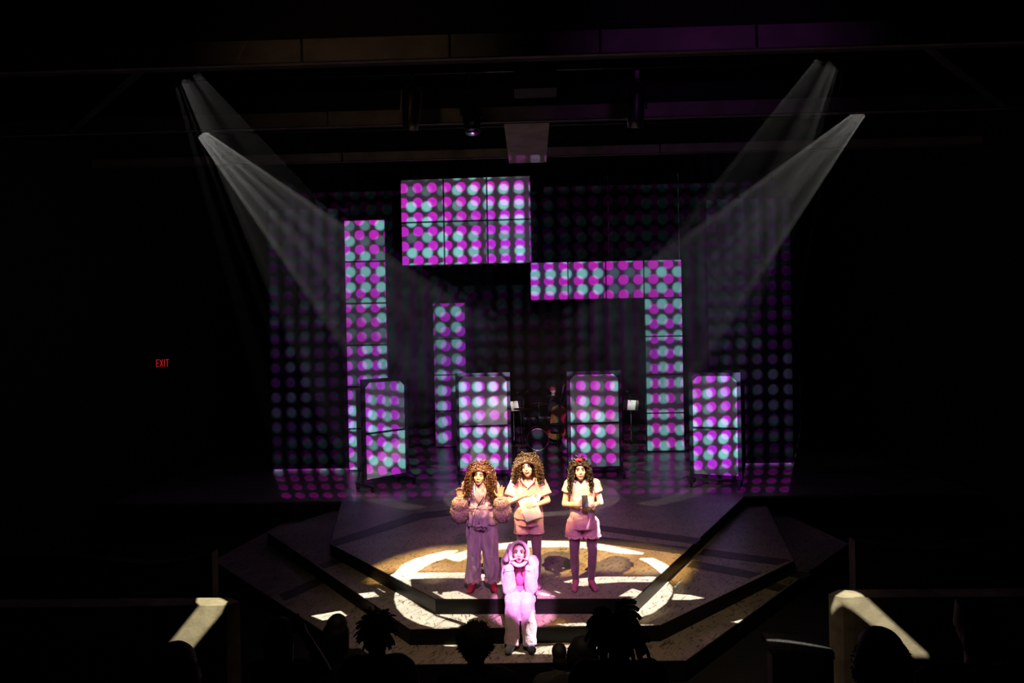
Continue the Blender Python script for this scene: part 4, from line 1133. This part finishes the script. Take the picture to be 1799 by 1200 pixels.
def audience(label, px, ptop, Y, style, shoulder=0.20, lean=0.0, seed=1, turn=0.0, extra=None, k=1.0):
    """seated figure seen from behind: one body, clothing, hair"""
    rnd = random.Random(seed); topz = at_y(px, ptop, Y)
    hz = topz.z - 0.115 * k; p0 = Vector((topz.x, Y, 0))
    t = thing('person', label, 'person', (p0.x, p0.y, 0), group='audience in the dark')
    hd = V3(0, 0, hz); Rm = Euler((R(6), 0, R(turn))).to_matrix() @ Matrix.Rotation(PI, 3, 'Z')
    b = MB(); head_shape(b, hd, Rm, k); nz = hz - 0.16
    b.cap(hd + V3(0, -0.01, -0.07), (0, -0.02, nz), 0.055, 0.06); b.cap((-shoulder + 0.05, -0.02, nz - 0.07), (shoulder - 0.05, -0.02, nz - 0.07), 0.06)
    b.ell((0, -0.02, nz - 0.22), (0.17, 0.11, 0.22)); b.ell((0, -0.03, nz - 0.48), (0.17, 0.13, 0.15))
    arms = extra or {}
    for s, x in (('L', -1), ('R', 1)):
        sh = V3(x * (shoulder - 0.01), -0.02, nz - 0.08)
        el = Vector(arms.get('el' + s, (x * (shoulder + 0.05), 0.08, nz - 0.36))) if 'el' + s not in arms else hd + Vector(arms['el' + s])
        wr = (hd + Vector(arms['wr' + s])) if 'wr' + s in arms else V3(x * 0.12, 0.30, nz - 0.40)
        b.cap(sh, el, 0.05, 0.04); b.cap(el, wr, 0.04, 0.028); hand(b, wr, (wr - el), (0, 0, 1), (-x, 0, 0), 0.4)
        hip = V3(x * 0.1, 0.0, nz - 0.52); kn = V3(x * 0.12, 0.42, nz - 0.50); an = V3(x * 0.12, 0.40, nz - 0.92)
        b.cap(hip, kn, 0.085, 0.06); b.cap(kn, an, 0.055, 0.036); b.cap(an, an + V3(0, 0.14, -0.04), 0.036, 0.028)
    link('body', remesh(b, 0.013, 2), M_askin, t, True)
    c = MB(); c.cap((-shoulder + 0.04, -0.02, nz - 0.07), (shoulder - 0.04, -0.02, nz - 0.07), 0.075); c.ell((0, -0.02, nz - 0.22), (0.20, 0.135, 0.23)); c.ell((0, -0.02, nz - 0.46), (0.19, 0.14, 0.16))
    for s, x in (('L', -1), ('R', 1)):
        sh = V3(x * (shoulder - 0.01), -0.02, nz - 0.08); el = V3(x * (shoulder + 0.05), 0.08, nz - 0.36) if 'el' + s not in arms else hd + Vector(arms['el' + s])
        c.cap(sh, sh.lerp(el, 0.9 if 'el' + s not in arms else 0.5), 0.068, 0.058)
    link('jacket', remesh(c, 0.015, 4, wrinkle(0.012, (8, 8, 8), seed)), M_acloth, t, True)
    h = MB(); h.ell(hd + Rm @ V3(0, 0.02, 0.03), (0.092 * k, 0.105 * k, 0.10 * k), Rm); h.ell(hd + Rm @ V3(0, 0.05, -0.04), (0.085 * k, 0.07 * k, 0.09 * k), Rm)
    if style == 'locs':
        for _ in range(95):
            a = rnd.uniform(0, 2 * PI); z = rnd.uniform(-0.1, 1); q = math.sqrt(1 - z * z); d = V3(q * math.cos(a), q * math.sin(a), z)
            p = hd + V3(d.x * 0.088, d.y * 0.10, d.z * 0.105); L = rnd.uniform(0.09, 0.17)
            v = (d + V3(0, 0, 0.35)).normalized(); pts = [p]
            for i in range(6): v = (v + V3(0, 0, -0.42)).normalized(); p = p + v * L / 6; pts.append(p)
            h.tube(pts, 0.012, 6)
    elif style == 'spiky':
        for _ in range(170):
            a = rnd.uniform(0, 2 * PI); z = rnd.uniform(-0.75, 1); q = math.sqrt(1 - z * z); d = V3(q * math.cos(a), q * math.sin(a), z)
            p = hd + V3(d.x * 0.088, d.y * 0.10, d.z * 0.105); L = rnd.uniform(0.035, 0.075); d2 = (d + V3(rnd.uniform(-.5, .5), rnd.uniform(-.5, .5), rnd.uniform(-.7, .3))).normalized()
            h.tube([p, p + d2 * L * 0.6, p + (d2 + V3(0, 0, -0.4)).normalized() * L], lambda u: 0.013 * (1 - 0.6 * u), 5)
    elif style == 'long':
        h.cap(hd + Rm @ V3(0, 0.06, -0.02), hd + Rm @ V3(0, 0.075, -0.26), 0.088, 0.078)
        for s in (-1, 1): h.cap(hd + Rm @ V3(s * 0.05, 0.05, 0), hd + Rm @ V3(s * 0.05, 0.06, -0.25), 0.055, 0.04)
    elif style == 'afro':
        h.ell(hd + V3(0, -0.01, 0.01), (0.125, 0.13, 0.115)); fuzz(h, hd + V3(0, -0.01, 0.01), (0.125, 0.13, 0.115), 700, 0.02, rnd, w=0.005, droop=0)
    elif style == 'bun':
        h.ell(hd + Rm @ V3(0, 0.04, 0.115), (0.045, 0.045, 0.04))
    elif style == 'bob':
        h.ell(hd + Rm @ V3(0, 0.035, -0.03), (0.118, 0.10, 0.145), Rm); fuzz(h, hd + Rm @ V3(0, 0.035, -0.03), (0.116, 0.10, 0.143), 500, 0.014, rnd, w=0.008, droop=1.2)
    elif style == 'tall':
        h.cyl(hd + V3(0, 0, 0.02), hd + V3(0, 0, 0.15), 0.098, 0.086, 18)
    hm_ = remesh(h, 0.010, 2) if style not in ('locs', 'spiky', 'afro', 'bob') else None
    if hm_: link('hair', hm_, M_ahair, t, True)
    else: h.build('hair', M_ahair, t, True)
    SEATS.append((p0.x, Y, nz - 0.52))
    return t, hd, Rm


audience('dark audience head at the lower left in front of the slash of light', 308, 1130, 3.0, 'bob', 0.22, seed=2)
audience('audience member left with a raised arm touching the head, rim lit', 492, 1086, 4.7, 'long', 0.19, seed=3, extra={'elR': (0.30, 0.0, -0.24), 'wrR': (0.14, 0.06, -0.01)})
audience('audience member with smooth long hair between raised arm and spiky hair', 593, 1080, 5.55, 'long', 0.19, seed=4, k=0.92)
audience('audience member with short spiky twists silhouetted at left of centre', 662, 1078, 4.75, 'spiky', 0.20, seed=5)
audience('audience member with rounded full hair just left of the seated performer', 835, 1096, 4.7, 'afro', 0.20, seed=6)
audience('audience member with small low head right of the seated performer', 982, 1131, 6.15, 'short', 0.17, seed=7, k=0.72)
audience('audience member with hair gathered to a point beside the small head', 1022, 1117, 5.15, 'bob', 0.19, seed=8)
audience('audience member with drooping locs silhouetted against the right steps', 1084, 1078, 4.35, 'locs', 0.24, seed=9)
_, hd_, Rm_ = audience('dark audience head wearing glasses under the right slash of light', 1543, 1104, 3.0, 'bob', 0.23, seed=10)
t_ = bpy.context.scene.objects
tt = _; gl = MB(); gl.tube([hd_ + V3(0.085, 0.02, 0.012), hd_ + V3(0.105, 0.10, 0.014), hd_ + V3(0.08, 0.12, 0.014)], 0.004, 5); gl.build('glasses', M_chrome, tt, True)
_, hd_, Rm_ = audience('tall flat topped audience head at far right with a glinting earring', 1712, 1070, 3.7, 'tall', 0.25, seed=12)
MB().ell(hd_ + V3(-0.098, 0.0, -0.045), (0.006, 0.006, 0.012), seg=8, rings=6).build('earring', M_chrome, _, True)

proto = seat_proto()
spots = sorted([(x, y - 0.30, hz - 0.54) for x, y, hz in SEATS] + [(1.62, 4.5, 0.04), (2.2, 4.5, 0.04), (-0.02, 3.2, 0.46), (0.56, 3.2, 0.46), (-0.62, 3.2, 0.46)])
ordn = ['leftmost', 'second', 'third', 'fourth', 'fifth', 'sixth', 'seventh', 'eighth', 'ninth', 'tenth', 'eleventh', 'twelfth', 'thirteenth', 'fourteenth', 'fifteenth', 'sixteenth']
for i, (x, y, z) in enumerate(spots):
    o = proto if i == 0 else copy_tree(proto)
    o.location = (x, y, z); o['label'] = 'black theatre chair, %s counted from the left entrance wall' % ordn[i]; o['group'] = 'theatre chairs facing the stage'

# ------------------------------------------------------------------ entrance walls flanking the seats
def parapet(label, x0, x1, Y, ptop, px, th, m, zb=L3):
    z = at_y(px, ptop, Y + th).z; t = MB(); b = 0.07 * (1 if x1 > 0 else -1)
    if x1 > 0: P = [(x0 + 0.09, Y), (x1, Y), (x1, Y + th), (x0 + 0.14, Y + th), (x0, Y + th * 0.45)]
    else: P = [(x0, Y), (x1 - 0.09, Y), (x1, Y + th * 0.45), (x1 - 0.14, Y + th), (x0, Y + th)]
    t.prism(P, zb, z); return t, z


t_, z = parapet('', -8.0, at_y(414, 1066, WY).x, WY, 1050, 380, WTH, M_wall); struct(t_.build('wall_entrance_left', M_wall), 'low cream entrance wall at left, crossed by a slash of light')
t_, z = parapet('', at_y(1463, 1050, WY).x, 8.0, WY, 1036, 1490, WTH, M_wall); struct(t_.build('wall_entrance_right', M_wall), 'low cream entrance wall at right, crossed by a slash of light')
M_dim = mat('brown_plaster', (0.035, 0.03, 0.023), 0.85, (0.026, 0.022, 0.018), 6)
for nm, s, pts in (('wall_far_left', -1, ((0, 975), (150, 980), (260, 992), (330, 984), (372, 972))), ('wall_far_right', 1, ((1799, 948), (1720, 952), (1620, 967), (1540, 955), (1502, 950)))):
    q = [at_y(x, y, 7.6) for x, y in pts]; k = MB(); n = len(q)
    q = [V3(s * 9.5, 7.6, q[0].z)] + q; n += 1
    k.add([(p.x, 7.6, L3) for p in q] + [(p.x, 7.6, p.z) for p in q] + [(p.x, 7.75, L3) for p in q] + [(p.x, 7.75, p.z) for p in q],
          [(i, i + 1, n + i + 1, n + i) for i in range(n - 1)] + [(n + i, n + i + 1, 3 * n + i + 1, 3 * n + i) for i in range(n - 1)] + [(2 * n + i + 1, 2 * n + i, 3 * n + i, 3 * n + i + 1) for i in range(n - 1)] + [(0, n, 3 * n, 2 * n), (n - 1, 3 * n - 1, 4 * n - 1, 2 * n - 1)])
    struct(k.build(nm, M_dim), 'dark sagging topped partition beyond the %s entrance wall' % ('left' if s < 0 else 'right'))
# pale padded ledge top showing between the seats at right
lg = at_y(1405, 1132, 5.5)
t = thing('padded_ledge', 'grey speckled padded ledge beside the right entrance wall', 'ledge', (lg.x, 5.5, 0))
b = MB(); n = 16; top_ = []
for i in range(n + 1):
    u = i / n; x = -0.26 + 0.50 * u; top_.append((x, lg.z + 0.035 * (1 - (2 * u - 0.5) ** 2 * 0.35) - 0.05 * u))
b.add([(x, -0.06, z) for x, z in top_] + [(x, 0.10, z + 0.02) for x, z in top_] + [(x, -0.06, z - 0.05) for x, z in top_] + [(x, 0.10, z - 0.05) for x, z in top_],
      [(i, i + 1, n + 2 + i, n + 1 + i) for i in range(n)] + [(2 * n + 2 + i, 2 * n + 3 + i, i + 1, i) for i in range(n)] + [(n + 1 + i, n + 2 + i, 3 * n + 4 + i, 3 * n + 3 + i) for i in range(n)])
b.build('cushion', mat('grey_speckle', (0.06, 0.062, 0.07), 0.9, (0.025, 0.025, 0.03), 60), t, True)
MB().box((0, 0.0, (lg.z - 0.06 + L3) / 2), (0.46, 0.12, lg.z - 0.06 - L3)).build('support', M_black, t)

# ------------------------------------------------------------------ musicians' corner upstage, half hidden by the doors
def music_stand(label, px, ptop, Y, ang):
    p = at_y(px, ptop, Y); t = thing('music_stand', label, 'music stand', (p.x, Y, 0), (0, 0, R(ang)), 'music stands upstage')
    zt = p.z - 0.12
    MB().cyl((0, 0, 0.12), (0, 0, zt), 0.014, seg=8).build('pole', M_chrome, t)
    for a in range(3):
        l = MB(); l.tube([(0, 0, 0.16), (0.27 * math.cos(a * 2.09), 0.27 * math.sin(a * 2.09), 0.014)], 0.010, 5); l.build('leg', M_metal, t)
    Rx = Matrix.Rotation(R(-22), 3, 'X')
    MB().box((0, 0, zt + 0.02), (0.46, 0.012, 0.30), Rx).build('desk', M_metal, t)
    return t, V3(p.x, Y, zt), Rx, ang


for i, (lab, px, pt, Y, an, lab2) in enumerate((('music stand beside the second door with a glowing page', 902, 708, 20.6, 25, 'lit page on the music stand beside the second door'), ('music stand between third door and corner tower', 1108, 706, 20.4, -25, 'lit white page on the music stand left of the corner tower'))):
    t, c_, Rx, an = music_stand(lab, px, pt, Y, an)
    s_ = MB(); s_.box((0.03, -0.016, 0.03), (0.24, 0.004, 0.29), Rx); o = s_.build('sheet_music', M_paper); o.location = c_; o.rotation_euler = (0, 0, R(an)); tag(o, lab2, 'sheet music', 'sheet music upstage')
    ll = bpy.data.lights.new('stand_light', 'SPOT'); ll.energy = 7; ll.color = (1, 0.88, 0.7); ll.spot_size = R(60); ll.shadow_soft_size = 0.01
    lo = bpy.data.objects.new('stand_light', ll); COL.objects.link(lo); lo.matrix_world = frame_to(c_ + V3(0, -0.30, 0.42), c_ + V3(0, 0, 0.02))
    ck = MB(); ck.tube([(0, 0.0, 0.12 + c_.z), (0, -0.08, 0.42 + c_.z), (0, -0.28, 0.46 + c_.z)], 0.007, 5); ck.cyl((0, -0.28, c_.z + 0.45), (0, -0.36, c_.z + 0.47), 0.03, 0.02); ck.build('clip_lamp', M_metal, t)

# drum kit
dk0 = at_z(945, 790, 0.005); t = thing('drum_kit', 'dark drum kit with pale rimmed drums behind the doors gap', 'drum kit', dk0)
M_drum = mat('drum_shell', (0.012, 0.012, 0.015), 0.6); M_rim = mat('drum_rim', (0.6, 0.55, 0.45), 0.3, metal=0.6); M_cym = mat('brass', (0.7, 0.5, 0.2), 0.3, metal=0.9)
b = MB(); b.lathe([(0.001, -0.2), (0.30, -0.2), (0.30, 0.2), (0.001, 0.2)], (0, 0, 0.31), 28, Matrix.Rotation(R(90), 3, 'X')); b.build('bass_drum', M_drum, t, False)
b = MB(); b.tube([(0.30 * math.cos(a), -0.2, 0.31 + 0.30 * math.sin(a)) for a in np.linspace(0, 2 * PI, 32, endpoint=False)], 0.014, 6, True); b.build('hoop', M_rim, t, True)
for x, z, r_ in ((-0.22, 0.78, 0.16), (0.20, 0.80, 0.16), (0.55, 0.62, 0.19)):
    b = MB(); b.lathe([(0.001, -0.1), (r_, -0.1), (r_, 0.1), (0.001, 0.1)], (x, 0, z), 22); d_ = b.build('tom_drum', M_drum, t); 
    b = MB(); b.tube([(x + r_ * math.cos(a), r_ * math.sin(a), z + 0.1) for a in np.linspace(0, 2 * PI, 24, endpoint=False)], 0.010, 5, True); b.build('rim', M_rim, d_, True)
    b = MB(); b.cyl((x, 0, 0.02), (x, 0, z - 0.1), 0.012, seg=6); b.build('leg', M_chrome, d_)
for x, z, r_ in ((-0.45, 1.15, 0.22), (0.05, 1.28, 0.24)):
    b = MB(); b.lathe([(0.001, 0.03), (0.04, 0.02), (r_, -0.01), (r_, -0.014), (0.04, 0.014)], (x, 0.05, z), 26, Matrix.Rotation(R(-14), 3, 'X')); c_ = b.build('cymbal', M_cym, t, True)
    b = MB(); b.cyl((x, 0.05, 0.02), (x, 0.05, z), 0.012, seg=6); b.build('cymbal_stand', M_chrome, c_)

# mic stand
mp_ = at_z(921, 788, 0); t = thing('microphone_stand', 'thin microphone stand left of the drum kit', 'mic stand', mp_)
MB().lathe([(0.001, 0.03), (0.13, 0.02), (0.13, 0.0), (0.001, 0.0)], seg=20).build('base', M_metal, t, True); MB().cyl((0, 0, 0.02), (0, 0, 1.5), 0.011, seg=8).build('pole', M_chrome, t)
b = MB(); b.tube([(0, 0, 1.48), (0.10, -0.1, 1.62)], 0.009, 6); b.build('boom', M_metal, t); MB().cap((0.10, -0.1, 1.62), (0.14, -0.15, 1.66), 0.022, 0.028).build('microphone', M_chrome, t, True)

# double bass and its player
bb = at_z(972, 782, 0.03); t = thing('double_bass', 'golden brown double bass leaning beside the third door', 'double bass', bb, (R(-8), R(10), R(-20)))
M_wood = mat('varnished_wood', (0.32, 0.13, 0.03), 0.25, (0.20, 0.075, 0.02), 8)
prof = [(0.0, 0.16), (0.20, 0.20), (0.30, 0.34), (0.31, 0.50), (0.235, 0.66), (0.20, 0.76), (0.22, 0.86), (0.235, 0.96), (0.19, 1.07), (0.06, 1.16), (0.0, 1.17)]
b = MB(); ol = [(x, z) for x, z in prof] + [(-x, z) for x, z in prof[::-1][1:-1]]; n = len(ol)
b.add([(x, -0.09, z) for x, z in ol] + [(x, 0.09, z) for x, z in ol] + [(0, -0.12, 0.6), (0, 0.12, 0.6)], [(i, (i + 1) % n, 2 * n) for i in range(n)] + [((i + 1) % n + n, i + n, 2 * n + 1) for i in range(n)] + [(i, i + n, (i + 1) % n + n, (i + 1) % n) for i in range(n)])
b.build('body', M_wood, t); MB().box((0, -0.08, 1.42), (0.045, 0.04, 0.62)).build('neck', M_black, t)
b = MB(); b.tube([(0, -0.08, 1.72), (0, -0.08, 1.80), (0, -0.03, 1.84), (0, 0.0, 1.79), (0, -0.03, 1.77)], 0.024, 6); b.build('scroll', M_wood, t, True)
for i in range(4): MB().cyl((-0.021 + 0.014 * i, -0.135, 0.45), (-0.012 + 0.008 * i, -0.105, 1.72), 0.0025, seg=5).build('string', M_chrome, t)
MB().box((0, -0.128, 0.58), (0.12, 0.012, 0.08)).build('bridge', M_wood, t); MB().cyl((0, 0, 0.0), (0, 0, 0.18), 0.010, seg=6).build('endpin', M_chrome, t)

mb_ = at_z(974, 778, 0); t = thing('person', 'musician in black wearing a red knit cap behind the double bass', 'person', mb_ + V3(0, 0.35, 0))
J = joints(elL=(-0.26, -0.14, 1.15), wrL=(-0.10, -0.27, 1.25), elR=(0.27, -0.10, 1.12), wrR=(0.12, -0.27, 0.98), handL=((-0.10, -0.27, 1.25), (0.5, -0.5, 0.6), (0.4, 0.3, 0), (0, 0, 1), 0.9), handR=((0.12, -0.27, 0.98), (-0.5, -0.4, -0.5), (-0.3, 0.4, 0), (0, 0, 1), 0.7))
hd = V3(0, -0.03, 1.52); Rm = Euler((R(6), 0, R(10))).to_matrix()
b = standing_body(J, hd, Rm); me = remesh(b, 0.011, 2); o = link('body', me, M_skin, t, True)
face(t, hd, Rm)
c = MB(); c.ell(J['chest'], (0.18, 0.13, 0.18)); c.cap(J['shL'], J['shR'], 0.07); c.cyl((0, 0, 0.85), (0, 0, 1.15), 0.18, 0.16, 20)
for s in 'LR': c.cap(J['sh' + s], J['el' + s], 0.065, 0.058); c.cap(J['el' + s], J['el' + s].lerp(J['wr' + s], 0.85), 0.056, 0.045)
link('shirt', remesh(c, 0.013, 3), M_acloth, t, True)
c = MB(); c.cyl((0, 0.005, 0.80), (0, 0.005, 0.98), 0.17, 0.16, 20)
for s in 'LR': c.cap(J['hip' + s], J['kn' + s], 0.10, 0.075); c.cap(J['kn' + s], J['an' + s], 0.075, 0.062)
link('trousers', remesh(c, 0.013, 3), M_acloth, t, True)
for s in 'LR':
    k = MB(); k.cap(J['an' + s] + V3(0, 0.02, -0.035), J['toe' + s] + V3(0, 0, 0.012), 0.048, 0.042); link('shoe', remesh(k, 0.012, 2), M_black, t, True)
c = MB(); c.ell(hd + V3(0, 0.015, 0.06), (0.094, 0.108, 0.09)); c.tube([hd + V3(0.095 * math.cos(a), 0.010 + 0.108 * math.sin(a), 0.050) for a in np.linspace(0, 2 * PI, 24, endpoint=False)], 0.016, 6, True); c.build('knit_cap', M_red, t, True)

# guitar on a stand
gb = at_z(990, 806, 0.06); t = thing('electric_guitar', 'slim electric guitar leaning on a stand left of the third door', 'guitar', gb, (R(-12), R(16), R(15)))
b = MB(); ol = [(0.0, 0.14), (0.14, 0.16), (0.18, 0.26), (0.12, 0.38), (0.15, 0.47), (0.13, 0.56), (0.05, 0.50), (0.0, 0.50), (-0.05, 0.50), (-0.11, 0.54), (-0.14, 0.46), (-0.11, 0.38), (-0.17, 0.27), (-0.14, 0.16)]; n = len(ol)
b.add([(x, -0.022, z) for x, z in ol] + [(x, 0.022, z) for x, z in ol], [tuple(range(n)), tuple(range(2 * n - 1, n - 1, -1))] + [(i, i + n, (i + 1) % n + n, (i + 1) % n) for i in range(n)])
b.build('body', mat('guitar_lacquer', (0.30, 0.28, 0.30), 0.2), t); MB().box((0, -0.02, 0.82), (0.05, 0.024, 0.68)).build('neck', M_wood, t); MB().box((0.008, -0.01, 1.22), (0.08, 0.018, 0.15)).build('headstock', M_wood, t)
b = MB(); b.tube([(-0.16, -0.06, 0.01), (-0.05, 0.06, 0.12), (0, 0.10, 0.5), (0.05, 0.06, 0.12), (0.16, -0.06, 0.01)], 0.010, 5); b.build('stand', M_metal, t)
